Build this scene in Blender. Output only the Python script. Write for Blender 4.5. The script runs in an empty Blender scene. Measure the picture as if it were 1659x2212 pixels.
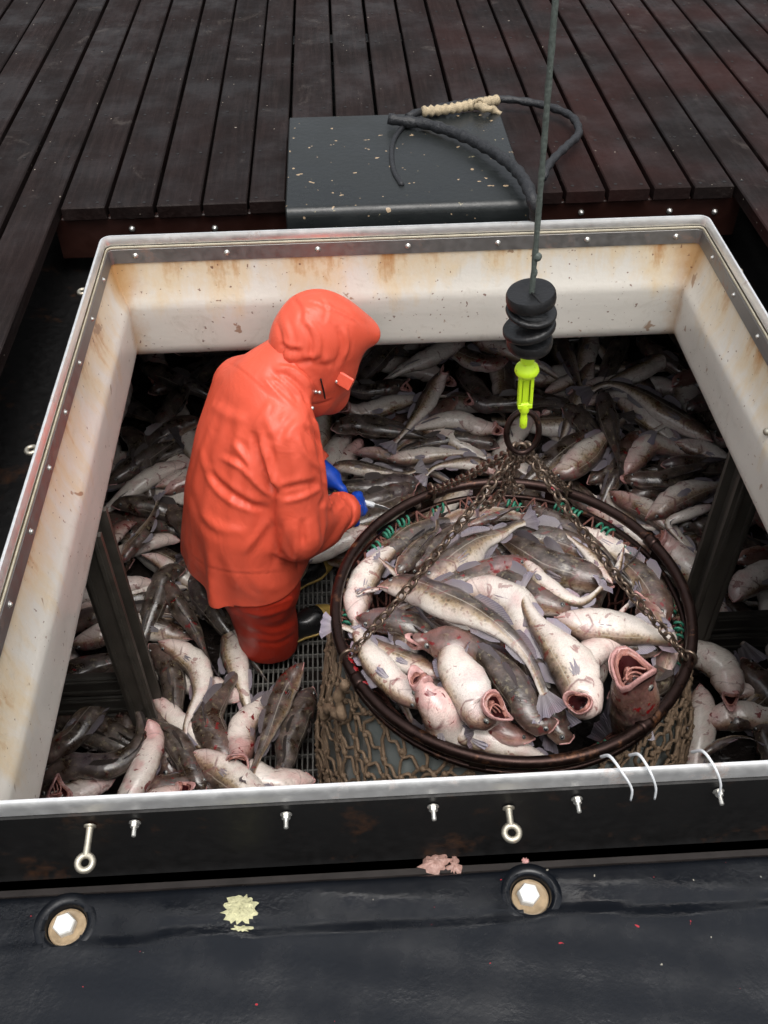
import bpy, math, random
import numpy as np
from mathutils import Matrix, Vector
random.seed(7); RNG = np.random.default_rng(7)
C = bpy.context.scene.collection
scene = bpy.context.scene
PI = math.pi
# ------------------------------------------------------------------ camera, world, sun, exposure
CAM = np.array([-0.20810, -1.83318, 1.5]); PITCH, ROLL, YAW = 0.79425662, -0.01380495, -0.04329859
F = 2100.0; CX, CY = 829.5, 1106.0                       # in units of a 1659 x 2212 picture
Mc = Matrix.Rotation(YAW, 4, 'Z') @ Matrix.Rotation(PITCH, 4, 'X') @ Matrix.Rotation(ROLL, 4, 'Z')
MR = np.array(Mc.to_3x3())
cam = bpy.data.cameras.new('camera'); co = bpy.data.objects.new('camera', cam); C.objects.link(co)
co.matrix_world = Matrix.Translation(Vector(CAM)) @ Mc
cam.sensor_fit = 'HORIZONTAL'; cam.sensor_width = 36; cam.lens = F/1659*36
cam.clip_start = 0.05; cam.clip_end = 200
scene.camera = co
SUN_EL, SUN_ROT = 72, 165
w = bpy.data.worlds.new('World'); scene.world = w; w.use_nodes = True
nt = w.node_tree; bgn = nt.nodes['Background']
sky = nt.nodes.new('ShaderNodeTexSky'); sky.sky_type = 'NISHITA'; sky.sun_disc = False
sky.sun_elevation = math.radians(SUN_EL); sky.sun_rotation = math.radians(SUN_ROT)
sky.air_density = 1.5; sky.dust_density = 6
hs = nt.nodes.new('ShaderNodeHueSaturation'); hs.inputs['Saturation'].default_value = 0.28
nt.links.new(sky.outputs[0], hs.inputs['Color']); nt.links.new(hs.outputs[0], bgn.inputs[0])
bgn.inputs[1].default_value = 0.12
sl = bpy.data.lights.new('sun', 'SUN'); sl.energy = .9; sl.angle = math.radians(50); sl.color = (1, .975, .94)
so = bpy.data.objects.new('sun', sl); C.objects.link(so)
sd = Vector((math.sin(math.radians(SUN_ROT))*math.cos(math.radians(SUN_EL)), math.cos(math.radians(SUN_ROT))*math.cos(math.radians(SUN_EL)), math.sin(math.radians(SUN_EL))))
so.rotation_euler = sd.to_track_quat('Z', 'Y').to_euler()
scene.view_settings.view_transform = 'Standard'; scene.view_settings.look = 'None'
scene.view_settings.exposure = 0.60; scene.view_settings.gamma = 1
scene.cycles.max_bounces = 5; scene.cycles.diffuse_bounces = 1; scene.cycles.glossy_bounces = 3
scene.cycles.transparent_max_bounces = 6
scene.cycles.use_denoising = True

# ------------------------------------------------------------------ measuring rays of the photo against planes of the place
def unz(u, v, z):
    d = MR @ np.array([(u-CX)/F, -(v-CY)/F, -1.0]); t = (z-CAM[2])/d[2]
    return CAM + t*d
def proj(p):
    q = (np.asarray(p, float)-CAM) @ MR
    return np.array([CX+F*q[0]/-q[2], CY-F*q[1]/-q[2]])
REG = dict(A=(900, 1000, 2.07375), B=(1648, 1000, 2.07375), C=(1700, 1700, 2.218), D=(1050, 1550, 2.765), E=(1000, 1950, 2.765),
           F=(1500, 1900, 2.37), G=(100, 1900, 1.8433), H=(300, 1050, 2.212), L=(1000, 1500, 1.1457))
def uv(reg, x, y):
    a, b, s = REG[reg]
    return (a+x/s)*0.67769, (b+y/s)*0.67769

# ------------------------------------------------------------------ objects
def tag(o, label=None, cat=None, group=None, kind=None):
    if label: o['label'] = label
    if cat: o['category'] = cat
    if group: o['group'] = group
    if kind: o['kind'] = kind
    return o
def empty(name, loc=(0, 0, 0), **k):
    o = bpy.data.objects.new(name, None); C.objects.link(o); o.location = loc; o.empty_display_size = .05
    return tag(o, **k)
class MB:
    def __init__(s): s.v = []; s.f = []; s.m = []; s.n = 0; s.u = []
    def add(s, V, Fc, mi=0, U=None):
        V = np.asarray(V, float).reshape(-1, 3); s.v.append(V)
        s.u.append(np.zeros((len(V), 2)) if U is None else np.asarray(U, float))
        for f in Fc: s.f.append(tuple(int(i)+s.n for i in f))
        s.m += [mi]*len(Fc); s.n += len(V)
        return s
    def box(s, c, d, mi=0, R=None, bev=0):
        c = np.array(c, float); h = np.array(d, float)/2
        if bev:
            b = min(bev, *(h*.9)); V = []
            for z, i in ((-h[2], b), (-h[2]+b, 0), (h[2]-b, 0), (h[2], b)):
                for sx, sy in ((-1, -1), (1, -1), (1, 1), (-1, 1)): V.append((sx*(h[0]-i), sy*(h[1]-i), z))
            V = np.array(V); Fc = [(3, 2, 1, 0), (12, 13, 14, 15)]
            for l in range(3):
                for i in range(4):
                    j = (i+1) % 4; Fc.append((l*4+i, l*4+j, l*4+4+j, l*4+4+i))
        else:
            V = np.array([(x, y, z) for z in (-1, 1) for x, y in ((-1, -1), (1, -1), (1, 1), (-1, 1))])*h
            Fc = [(3, 2, 1, 0), (4, 5, 6, 7), (0, 1, 5, 4), (1, 2, 6, 5), (2, 3, 7, 6), (3, 0, 4, 7)]
        if R is not None: V = V @ np.asarray(R).T
        return s.add(V+c, Fc, mi)
    def tube(s, P, r, n=8, mi=0, closed=False, caps=True, tw=0.0, lump=0.0):
        P = np.asarray(P, float); N = len(P); r = np.broadcast_to(np.asarray(r, float), (N,))
        T = np.gradient(P, axis=0) if not closed else np.roll(P, -1, 0)-np.roll(P, 1, 0)
        T /= np.linalg.norm(T, axis=1)[:, None]+1e-12
        up = np.array([0, 0, 1.]) if abs(T[0][2]) < .9 else np.array([0, 1., 0])
        a = np.cross(T[0], up); a /= np.linalg.norm(a); fr = []
        for t in T:
            a = a-t*(a@t); a /= np.linalg.norm(a); fr.append((a, np.cross(t, a)))
        V = []; th = np.linspace(0, 2*PI, n, endpoint=False)
        for i in range(N):
            rr = r[i]*(1+lump*np.cos(2*(th+tw*i))) if lump else r[i]*np.ones(n)
            tt = th
            V.append(P[i]+np.outer(np.cos(tt)*rr, fr[i][0])+np.outer(np.sin(tt)*rr, fr[i][1]))
        Fc = []
        for i in range(N if closed else N-1):
            for j in range(n):
                a0 = i*n+j; a1 = i*n+(j+1) % n; b0 = ((i+1) % N)*n+j; b1 = ((i+1) % N)*n+(j+1) % n
                Fc.append((a0, a1, b1, b0))
        if caps and not closed: Fc += [tuple(range(n))[::-1], tuple((N-1)*n+k for k in range(n))]
        return s.add(np.concatenate(V), Fc, mi)
    def lathe(s, c, prof, n=24, mi=0, R=None, sc=None, cap=True):      # prof: (r, z)
        V = []; th = np.linspace(0, 2*PI, n, endpoint=False)
        for r, z in prof: V.append(np.c_[np.cos(th)*r, np.sin(th)*r, np.full(n, z)])
        V = np.concatenate(V)
        if sc is not None: V = V*np.array(sc)
        if R is not None: V = V @ np.asarray(R).T
        Fc = []
        for i in range(len(prof)-1):
            for j in range(n): Fc.append((i*n+j, i*n+(j+1) % n, (i+1)*n+(j+1) % n, (i+1)*n+j))
        if cap and prof[0][0] > 1e-5: Fc.append(tuple(range(n))[::-1])
        if cap and prof[-1][0] > 1e-5: Fc.append(tuple((len(prof)-1)*n+k for k in range(n)))
        return s.add(V+np.array(c), Fc, mi)
    def ball(s, c, r, n=12, m=8, mi=0, R=None):
        r = np.broadcast_to(r, (3,)); V = []
        for i in range(m+1):
            a = PI*i/m
            for j in range(n):
                b = 2*PI*j/n; V.append((math.sin(a)*math.cos(b), math.sin(a)*math.sin(b), -math.cos(a)))
        V = np.array(V)*r
        if R is not None: V = V @ np.asarray(R).T
        Fc = [(i*n+j, i*n+(j+1) % n, (i+1)*n+(j+1) % n, (i+1)*n+j) for i in range(m) for j in range(n)]
        return s.add(V+np.array(c), Fc, mi)
    def build(s, name, mats, parent=None, smooth=True, origin=None, weld=False, auto=None):
        V = np.concatenate(s.v) if s.v else np.zeros((0, 3))
        o3 = np.zeros(3) if origin is None else np.asarray(origin, float)
        me = bpy.data.meshes.new(name); me.from_pydata((V-o3).tolist(), [], s.f)
        if not isinstance(mats, (list, tuple)): mats = [mats]
        for m in mats: me.materials.append(m)
        me.polygons.foreach_set('material_index', s.m)
        me.polygons.foreach_set('use_smooth', [bool(smooth)]*len(s.f))
        U = np.concatenate(s.u)
        if np.any(U):
            l = me.uv_layers.new(name='UVMap'); li = np.zeros(len(me.loops), int); me.loops.foreach_get('vertex_index', li)
            l.data.foreach_set('uv', U[li].ravel())
        if auto is not None:
            me.polygons.foreach_set('use_smooth', [True]*len(s.f))
            try: me.set_sharp_from_angle(angle=math.radians(auto))
            except Exception: pass
        me.update(); me.validate()
        o = bpy.data.objects.new(name, me); C.objects.link(o)
        o.location = o3
        if parent is not None:
            o.parent = parent
            o.location = Vector(o3)-parent.matrix_basis.translation if parent.rotation_euler.to_quaternion().angle < 1e-6 else parent.matrix_basis.inverted() @ Vector(o3)
        return o
def rotz(a): c, s = math.cos(a), math.sin(a); return np.array([[c, -s, 0], [s, c, 0], [0, 0, 1.]])
def roty(a): c, s = math.cos(a), math.sin(a); return np.array([[c, 0, s], [0, 1., 0], [-s, 0, c]])
def rotx(a): c, s = math.cos(a), math.sin(a); return np.array([[1., 0, 0], [0, c, -s], [0, s, c]])
def align(t):       # rotation taking z to t
    q = Vector((0, 0, 1)).rotation_difference(Vector(t)); return np.array(q.to_matrix())
def smooth_path(P, n):
    P = np.asarray(P, float)
    if len(P) == 2: P = np.array([P[0], (P[0]+P[1])/2, P[1]])
    Q = np.vstack([2*P[0]-P[1], P, 2*P[-1]-P[-2]]); out = []
    for i in range(1, len(Q)-2):
        for t in np.linspace(0, 1, 14, endpoint=False):
            p0, p1, p2, p3 = Q[i-1:i+3]
            out.append(.5*((2*p1)+(-p0+p2)*t+(2*p0-5*p1+4*p2-p3)*t*t+(-p0+3*p1-3*p2+p3)*t**3))
    out.append(Q[-2]); out = np.array(out)
    s = np.r_[0, np.cumsum(np.linalg.norm(np.diff(out, axis=0), axis=1))]
    q = np.linspace(0, s[-1], n)
    return np.c_[[np.interp(q, s, out[:, k]) for k in range(3)]].T, s[-1]

# ------------------------------------------------------------------ materials
class NT:
    def __init__(s, name):
        s.m = bpy.data.materials.new(name); s.m.use_nodes = True; s.t = s.m.node_tree; s.b = s.t.nodes['Principled BSDF']
    def n(s, typ, **k):
        o = s.t.nodes.new('ShaderNode'+typ)
        for a, b in k.items():
            if hasattr(o, a): setattr(o, a, b)
        return o
    def l(s, a, b): s.t.links.new(a, b); return s
    def set(s, n, **k):
        for a, b in k.items():
            key = a.replace('_', ' ')
            if hasattr(b, 'links') or hasattr(b, 'is_linked'): s.t.links.new(b, n.inputs[key])
            else: n.inputs[key].default_value = b
        return n
    def coord(s, kind='Object', scale=(1, 1, 1), rnd=False):
        tc = s.n('TexCoord'); mp = s.n('Mapping'); s.l(tc.outputs[kind], mp.inputs['Vector']); mp.inputs['Scale'].default_value = scale
        if rnd:
            oi = s.n('ObjectInfo'); mu = s.n('VectorMath'); mu.operation = 'MULTIPLY'; mu.inputs[1].default_value = (37, 53, 71)
            s.l(oi.outputs['Random'], mu.inputs[0]); s.l(mu.outputs[0], mp.inputs['Location'])
        return mp.outputs[0]
    def noise(s, vec, scale, detail=4, rough=.55, dist=0):
        o = s.n('TexNoise'); s.l(vec, o.inputs['Vector']); s.set(o, Scale=scale, Detail=detail, Roughness=rough, Distortion=dist); return o.outputs['Fac']
    def voro(s, vec, scale, out='Distance', feat='F1'):
        o = s.n('TexVoronoi'); o.feature = feat; s.l(vec, o.inputs['Vector']); o.inputs['Scale'].default_value = scale; return o.outputs[out]
    def ramp(s, fac, stops):
        o = s.n('ValToRGB'); s.l(fac, o.inputs[0]); e = o.color_ramp.elements
        while len(e) < len(stops): e.new(.5)
        for x, (p, c) in zip(e, stops):
            x.position = p; x.color = (c, c, c, 1) if np.isscalar(c) else (*c, 1)
        return o.outputs[0]
    def mix(s, fac, a, b, mode='MIX'):
        o = s.n('Mix'); o.data_type = 'RGBA'; o.blend_type = mode
        for i, x in ((0, fac), (6, a), (7, b)):
            if hasattr(x, 'is_linked'): s.l(x, o.inputs[i])
            else: o.inputs[i].default_value = x if np.isscalar(x) and i == 0 else ((x, x, x, 1) if np.isscalar(x) else (*x, 1))
        return o.outputs[2]
    def math(s, op, a, b=0.0, c=None, clamp=False):
        o = s.n('Math'); o.operation = op; o.use_clamp = clamp
        for i, x in enumerate((a, b) if c is None else (a, b, c)):
            if hasattr(x, 'is_linked'): s.l(x, o.inputs[i])
            else: o.inputs[i].default_value = x
        return o.outputs[0]
    def bump(s, h, strength=.3, dist=.01):
        o = s.n('Bump'); s.l(h, o.inputs['Height']); s.set(o, Distance=dist, Strength=strength); s.l(o.outputs[0], s.b.inputs['Normal']); return o
    def out(s, color=None, rough=None, **k):
        for key, x in (('Base Color', color), ('Roughness', rough)):
            if x is None: continue
            if hasattr(x, 'is_linked'): s.l(x, s.b.inputs[key])
            else: s.b.inputs[key].default_value = x if np.isscalar(x) else (*x, 1)
        for a, b in k.items(): 
            key = a.replace('_', ' ')
            if hasattr(b, 'is_linked'): s.l(b, s.b.inputs[key])
            else: s.b.inputs[key].default_value = b
        return s.m

def sepz(m, vec, ax='Z'):
    o = m.n('SeparateXYZ'); m.l(vec, o.inputs[0]); return o.outputs[ax]

def mat_fish():
    m = NT('cod_skin'); tc = m.n('TexCoord'); sx = m.n('SeparateXYZ'); m.l(tc.outputs['UV'], sx.inputs[0]); U, V = sx.outputs[0], sx.outputs[1]
    oi = m.n('ObjectInfo'); oc = m.n('SeparateColor'); m.l(oi.outputs['Color'], oc.inputs[0]); DK, PK, BL = oc.outputs
    P = m.coord('Object', rnd=True)
    cu = m.n('CombineXYZ'); m.l(m.math('MULTIPLY', U, .75), cu.inputs[0]); m.l(m.math('MULTIPLY', V, .22), cu.inputs[1])
    off = m.n('VectorMath'); off.operation = 'ADD'; m.l(cu.outputs[0], off.inputs[0]); m.l(P, off.inputs[1])
    n1 = m.noise(P, 9, 5, .6); n2 = m.noise(P, 55, 4, .65); n3 = m.noise(P, 22, 3, .5)
    vv = m.math('ADD', V, m.math('MULTIPLY', m.math('SUBTRACT', n1, .5), .42))
    vv = m.math('ADD', vv, m.math('MULTIPLY', m.math('SUBTRACT', n2, .5), .30))
    vv = m.math('ADD', vv, m.math('MULTIPLY', m.math('SUBTRACT', DK, .5), .55))
    base = m.ramp(vv, [(.20, (.75, .69, .62)), (.40, (.57, .49, .40)), (.52, (.31, .225, .125)), (.64, (.115, .072, .033)), (.84, (.022, .014, .009))])
    base = m.mix(m.math('MULTIPLY', m.ramp(n3, [(.35, .0), (.65, 1.0)]), .22), base, (.42, .36, .33))
    # mottling on flank and back
    sp = m.ramp(m.voro(P, 88), [(.22, 1.0), (.45, 0.0)]); spm = m.math('MULTIPLY', sp, m.ramp(vv, [(.24, 0.0), (.5, 1.0)]))
    base = m.mix(m.math('MULTIPLY', spm, .62), base, (.052, .038, .022))
    sp2 = m.math('MULTIPLY', m.ramp(n2, [(.56, 0.0), (.68, 1.0)]), m.ramp(vv, [(.45, 0.0), (.62, 1.0)])); base = m.mix(m.math('MULTIPLY', sp2, .45), base, (.36, .31, .20))
    # lateral line
    ll = m.math('ABSOLUTE', m.math('SUBTRACT', V, m.math('ADD', .66, m.math('MULTIPLY', m.math('SINE', m.math('MULTIPLY', U, 5.0)), .05))))
    llm = m.math('MULTIPLY', m.ramp(ll, [(.008, 1.0), (.022, 0.0)]), m.math('GREATER_THAN', U, .2)); base = m.mix(m.math('MULTIPLY', llm, .45), base, (.48, .43, .36))
    # pink flush: head, throat and patches
    hd = m.ramp(U, [(.04, 1.0), (.30, 0.12)]); pf = m.math('MULTIPLY', m.math('ADD', m.math('MULTIPLY', hd, .75), m.ramp(n3, [(.5, 0.0), (.75, .8)])), PK, clamp=True)
    base = m.mix(m.math('MULTIPLY', pf, .70), base, m.mix(vv, (.68, .31, .30), (.13, .050, .036)))
    # violet bloom
    vb = m.ramp(m.noise(P, 6, 2), [(.56, 0.0), (.72, 1.0)]); base = m.mix(m.math('MULTIPLY', vb, .10), base, (.36, .30, .42))
    # gill opening and cheek creases
    gl = m.math('ABSOLUTE', m.math('SUBTRACT', U, m.math('SUBTRACT', .232, m.math('MULTIPLY', m.math('ABSOLUTE', m.math('SUBTRACT', V, .45)), .13))))
    side = m.ramp(V, [(.12, 0.0), (.28, 1.0), (.74, 1.0), (.86, 0.0)])
    base = m.mix(m.math('MULTIPLY', m.math('MULTIPLY', m.ramp(gl, [(.002, 1.0), (.012, 0.0)]), .75), side), base, (.15, .05, .05))
    g2 = m.math('ABSOLUTE', m.math('SUBTRACT', U, m.math('SUBTRACT', .165, m.math('MULTIPLY', m.math('ABSOLUTE', m.math('SUBTRACT', V, .5)), .16))))
    base = m.mix(m.math('MULTIPLY', m.ramp(g2, [(.001, 1.0), (.008, 0.0)]), .4), base, (.16, .08, .07))
    # blood specks and smears
    bs = m.math('MULTIPLY', m.ramp(m.noise(P, 30, 3, .5, 1.0), [(.625, 0.0), (.655, 1.0)]), BL); base = m.mix(bs, base, (.17, .006, .008))
    # fine scaling contrast
    sc = m.voro(off.outputs[0], 170); base = m.mix(.22, base, m.ramp(sc, [(.1, .25), (.6, 1.2)]), 'MULTIPLY')
    m.bump(m.math('ADD', m.math('MULTIPLY', m.voro(off.outputs[0], 150), .5), m.math('MULTIPLY', m.noise(P, 40, 4), 1.6)), .26, .004)
    return m.out(base, m.ramp(n3, [(.3, .22), (.7, .46)]), Specular_IOR_Level=.55, Coat_Weight=.65, Coat_Roughness=.06)
def mat_fin():
    m = NT('cod_fin'); P = m.coord('Object', rnd=True); tc = m.n('TexCoord'); sx = m.n('SeparateXYZ'); m.l(tc.outputs['UV'], sx.inputs[0])
    ray = m.math('SINE', m.math('MULTIPLY', sx.outputs[0], 110.0)); oi = m.n('ObjectInfo')
    col = m.mix(m.noise(P, 14, 3), (.22, .19, .20), (.52, .47, .48)); col = m.mix(m.ramp(sx.outputs[1], [(.0, .0), (.9, .55)]), col, (.24, .21, .33))
    col = m.mix(m.ramp(m.noise(P, 8, 2), [(.55, 0.0), (.75, .6)]), col, (.42, .16, .19))
    oc = m.n('SeparateColor'); m.l(oi.outputs['Color'], oc.inputs[0]); col = m.mix(m.math('MULTIPLY', oc.outputs[0], .85, clamp=True), col, (.045, .036, .034))
    col = m.mix(m.math('MULTIPLY', m.ramp(ray, [(.3, 0.0), (.9, 1.0)]), .35), col, m.mix(.5, col, (.5, .44, .42)))
    m.bump(ray, .35, .002)
    return m.out(col, .33, Coat_Weight=.25, Coat_Roughness=.15)
def mat_flat(name, col, rough=.4, nz=0.25, sc=30, metal=0, bump=.2, bd=.003, **k):
    m = NT(name); P = m.coord('Object'); f = m.noise(P, sc, 5, .6)
    m.bump(f, bump, bd)
    return m.out(m.mix(f, tuple(np.clip(np.array(col)*(1-nz*1.6), 0, 1)), tuple(np.clip(np.array(col)*(1+nz), 0, 1))), m.ramp(f, [(.3, max(.03, rough-.1)), (.7, min(1, rough+.12))]), Metallic=metal, **k)
M = {}
M['fish'] = mat_fish(); M['fin'] = mat_fin()
M['mouth'] = mat_flat('mouth_flesh', (.46, .20, .16), .28, .6, 70, bump=.6, bd=.006, Coat_Weight=.3)
M['lip'] = mat_flat('pink_lip', (.55, .29, .27), .28, .45, 70, Coat_Weight=.3)
M['throat'] = mat_flat('dark_throat', (.045, .008, .009), .3, .4, 30)
M['eye'] = mat_flat('eye_silver', (.17, .17, .155), .15, .1, 50, bump=0, Coat_Weight=1.0)
M['pupil'] = mat_flat('eye_pupil', (.015, .017, .022), .05, .1, 20, bump=0, Coat_Weight=1.0)
M['blood'] = mat_flat('blood', (.22, .008, .01), .12, .4, 60, Coat_Weight=.6)

def mat_deck():
    m = NT('wet_planks'); P = m.coord('Object'); S = m.coord('Object', (1, .06, 1))
    at = m.n('Attribute'); at.attribute_name = 'tone'; sc = m.n('SeparateColor'); m.l(at.outputs['Color'], sc.inputs[0])
    g = m.noise(S, 60, 6, .65); n1 = m.noise(P, 3.2, 5, .6); n2 = m.noise(P, 26, 5, .7)
    c = m.mix(n1, (.0040, .0026, .0024), (.0190, .0122, .0112))
    c = m.mix(m.math('MULTIPLY', m.ramp(g, [(.45, 0.0), (.75, 1.0)]), .5), c, (.036, .025, .023))
    red = m.math('MULTIPLY', sc.outputs[0], m.ramp(m.noise(P, 2.1, 4), [(.38, 0.0), (.62, 1.0)])); c = m.mix(m.math('MULTIPLY', red, .75), c, (.034, .011, .009))
    c = m.mix(sc.outputs[1], c, m.mix(.5, c, (.0, .0, .0)))
    c = m.mix(m.math('MULTIPLY', m.ramp(m.noise(P, 4.5, 6, .72, .8), [(.60, 0.0), (.74, 1.0)]), .5), c, (.10, .085, .075))
    fl = m.ramp(m.noise(P, 62, 2, .4), [(.765, 0.0), (.785, 1.0)]); c = m.mix(fl, c, (.32, .28, .23))
    m.bump(m.math('ADD', m.math('MULTIPLY', g, 1.0), m.math('MULTIPLY', n2, .6)), .5, .004)
    return m.out(c, m.ramp(m.noise(P, 3.7, 5, .65), [(.38, .36), (.6, .75)]), Specular_IOR_Level=.12)
M['deck'] = mat_deck()
M['nail'] = mat_flat('nail_hole', (.008, .007, .007), .6)
def mat_black_mat():
    m = NT('wet_black_rubber'); P = m.coord('Object'); n1 = m.noise(P, 2.5, 4, .6); n2 = m.noise(P, 90, 4, .6); n3 = m.noise(P, 17, 5, .65)
    c = m.mix(n1, (.0022, .0030, .0048), (.0060, .0078, .0115))
    rd = m.ramp(m.noise(P, 75, 1, .3), [(.815, 0.0), (.825, 1.0)]); c = m.mix(rd, c, (.33, .02, .03))
    wh = m.ramp(m.noise(m.coord('Object', (1.3, 1, 1)), 55, 2, .3), [(.79, 0.0), (.80, 1.0)]); c = m.mix(wh, c, (.30, .28, .23))
    m.bump(m.math('ADD', m.math('MULTIPLY', n2, .7), m.math('MULTIPLY', n3, 1.2)), m.ramp(m.noise(P, 4, 3), [(.42, .06), (.66, .38)]), .004)
    return m.out(c, m.ramp(m.noise(P, 4.3, 5, .65), [(.42, .08), (.62, .42)]), Specular_IOR_Level=.36)
M['rubber_mat'] = mat_black_mat()
def mat_coaming():
    m = NT('stained_white_lining'); P = m.coord('Object'); tc = m.n('TexCoord'); sx = m.n('SeparateXYZ'); m.l(tc.outputs['Object'], sx.inputs[0]); Z = sx.outputs[2]
    S = m.coord('Object', (1, 1, .16)); st = m.noise(S, 7, 6, .65, .3); n = m.noise(P, 24, 5, .7); sp = m.noise(P, 75, 2, .4)
    c = m.mix(m.noise(P, 3, 4), (.60, .56, .495), (.72, .69, .63))
    zr = m.n('MapRange'); m.l(Z, zr.inputs[0])
    zr.inputs[1].default_value = -.33; zr.inputs[2].default_value = -.07; zr.inputs[3].default_value = -.22; zr.inputs[4].default_value = .16
    r = m.math('ADD', st, zr.outputs[0]); r = m.math('ADD', r, m.math('MULTIPLY', m.math('SUBTRACT', n, .5), .25))
    c = m.mix(m.ramp(r, [(.42, 0.0), (.60, .5), (.88, .95)]), c, (.66, .47, .22))
    c = m.mix(m.ramp(r, [(.62, 0.0), (.80, .9)]), c, (.40, .16, .04))
    # rust running down the corners
    ax = m.math('ABSOLUTE', sx.outputs[0]); ay = m.math('ABSOLUTE', sx.outputs[1])
    cor = m.math('ADD', m.math('SUBTRACT', .935, ax), m.math('SUBTRACT', .95, ay)); cor = m.math('ADD', cor, m.math('MULTIPLY', m.math('SUBTRACT', n, .5), .10))
    c = m.mix(m.ramp(cor, [(.01, .9), (.10, .0)]), c, (.50, .29, .12))
    c = m.mix(m.ramp(sp, [(.715, 0.0), (.74, .8)]), c, (.14, .05, .03))
    c = m.mix(m.ramp(m.noise(P, 13, 3, .5, .6), [(.69, 0.0), (.71, .8)]), c, (.28, .16, .09))
    c = m.mix(m.math('MULTIPLY', m.ramp(m.noise(P, 9, 6, .8, 1.2), [(.56, 0.0), (.70, 1.0)]), .30), c, (.36, .31, .24))
    m.bump(m.math('ADD', m.noise(P, 60, 4), m.math('MULTIPLY', m.noise(P, 5, 3), 3.0)), .22, .004)
    return m.out(c, .3, Specular_IOR_Level=.5, Coat_Weight=.15)
M['lining'] = mat_coaming()
def mat_steel(name, a, b, rust=.25, rough=.3, sc=8):
    m = NT(name); P = m.coord('Object'); n = m.noise(P, sc, 6, .7); f = m.noise(P, 40, 4, .6)
    c = m.mix(f, a, b); c = m.mix(m.math('MULTIPLY', m.ramp(n, [(.58, 0.0), (.70, 1.0)]), rust), c, (.27, .10, .03))
    m.bump(f, .15, .002)
    me = m.ramp(n, [(.58, .85), (.70, .3)])
    return m.out(c, m.ramp(f, [(.3, rough-.08), (.7, rough+.12)]), Metallic=me)
M['rim'] = mat_steel('stainless_rim', (.86, .86, .85), (.92, .92, .91), .6, .42, 11)
M['strip'] = mat_steel('grey_steel_strip', (.20, .195, .19), (.33, .32, .31), .5, .5)
M['bolt'] = mat_steel('bolt_steel', (.55, .54, .5), (.75, .74, .7), .4, .25, 60)
M['seal'] = mat_flat('cream_seal', (.50, .45, .34), .45, .3, 25)
M['black_steel'] = mat_steel('black_steel', (.004, .004, .004), (.009, .0085, .0085), .10, .42)
M['black_steel'].node_tree.nodes['Principled BSDF'].inputs['Specular IOR Level'].default_value = .22
for lk in list(M['black_steel'].node_tree.links):
    if lk.to_socket.name == 'Metallic': M['black_steel'].node_tree.links.remove(lk)
M['black_steel'].node_tree.nodes['Principled BSDF'].inputs['Metallic'].default_value = 0
M['red_beam'] = mat_flat('red_brown_beam', (.030, .010, .007), .35, .5, 12)
M['ledge'] = mat_flat('dark_ledge', (.010, .006, .005), .45, .6, 12)
def mat_box():
    m = NT('scuffed_black_lid'); P = m.coord('Object'); n = m.noise(P, 4, 5, .6); f = m.noise(P, 50, 4)
    c = m.mix(n, (.008, .0098, .0103), (.018, .021, .021))
    c = m.mix(m.ramp(m.noise(P, 21, 4, .7, .5), [(.68, 0.0), (.72, .9)]), c, (.28, .24, .14))
    c = m.mix(m.ramp(m.noise(P, 45, 1, .3), [(.75, 0.0), (.765, .9)]), c, (.36, .26, .16))
    m.bump(m.math('ADD', f, m.noise(P, 8, 3)), .3, .004)
    return m.out(c, m.ramp(n, [(.35, .25), (.7, .5)]), Specular_IOR_Level=.5)
M['box'] = mat_box()
M['hose'] = mat_flat('black_wrapped_hose', (.016, .017, .020), .5, .5, 45, bump=.8, bd=.008)
M['rope_tan'] = mat_flat('frayed_tan_rope', (.46, .37, .24), .7, .4, 60, bump=.8, bd=.006)
M['wire'] = mat_flat('green_grey_rope', (.105, .125, .11), .6, .5, 120, bump=.6, bd=.004)
M['ring'] = mat_steel('brown_ring_steel', (.026, .015, .013), (.048, .028, .024), .45, .32, 14)
M['chain'] = mat_steel('rusty_chain', (.10, .065, .045), (.24, .19, .15), .6, .34, 40)
M['neon'] = mat_steel('neon_yellow_paint', (.55, .86, .02), (.72, 1.0, .03), .5, .4, 60)
for lk in list(M['neon'].node_tree.links):
    if lk.to_socket.name == 'Metallic': M['neon'].node_tree.links.remove(lk)
M['disc'] = mat_flat('black_rubber_disc', (.009, .009, .010), .42, .5, 25, bump=.8, bd=.006)
M['net'] = mat_flat('brown_net_twine', (.20, .135, .085), .75, .45, 60, bump=.8, bd=.004)
M['net_red'] = mat_flat('red_brown_net_twine', (.16, .06, .045), .7, .6, 50, bump=.8, bd=.004)
M['green'] = mat_flat('green_twine', (.03, .20, .125), .5, .35, 60, bump=.6)
M['liner'] = mat_flat('grey_green_liner', (.20, .225, .22), .38, .2, 14, bump=.3, bd=.01)
M['post'] = mat_flat('grey_weathered_post', (.062, .054, .044), .5, .4, 16, bump=.4)
M['board'] = mat_flat('dark_bin_board', (.040, .036, .030), .45, .5, 14, bump=.3)
M['hold'] = mat_flat('hold_wall', (.05, .048, .045), .6, .4, 6)
M['grate'] = mat_flat('floor_grate', (.135, .13, .12), .4, .3, 20)
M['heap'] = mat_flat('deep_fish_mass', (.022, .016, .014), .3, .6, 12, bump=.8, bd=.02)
M['foam'] = mat_flat('yellow_foam', (.62, .60, .36), .7, .35, 90, bump=1.0, bd=.01)
M['flesh'] = mat_flat('grey_pink_flesh', (.40, .24, .20), .35, .35, 60, bump=.8, bd=.006)
M['zip'] = mat_flat('white_cable_tie', (.70, .72, .74), .3, .1, 20)
M['wood_tan'] = mat_flat('tan_wood', (.42, .27, .12), .6, .3, 20)
M['washer'] = mat_flat('rusty_washer', (.42, .31, .19), .45, .55, 45, bump=.5)
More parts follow.
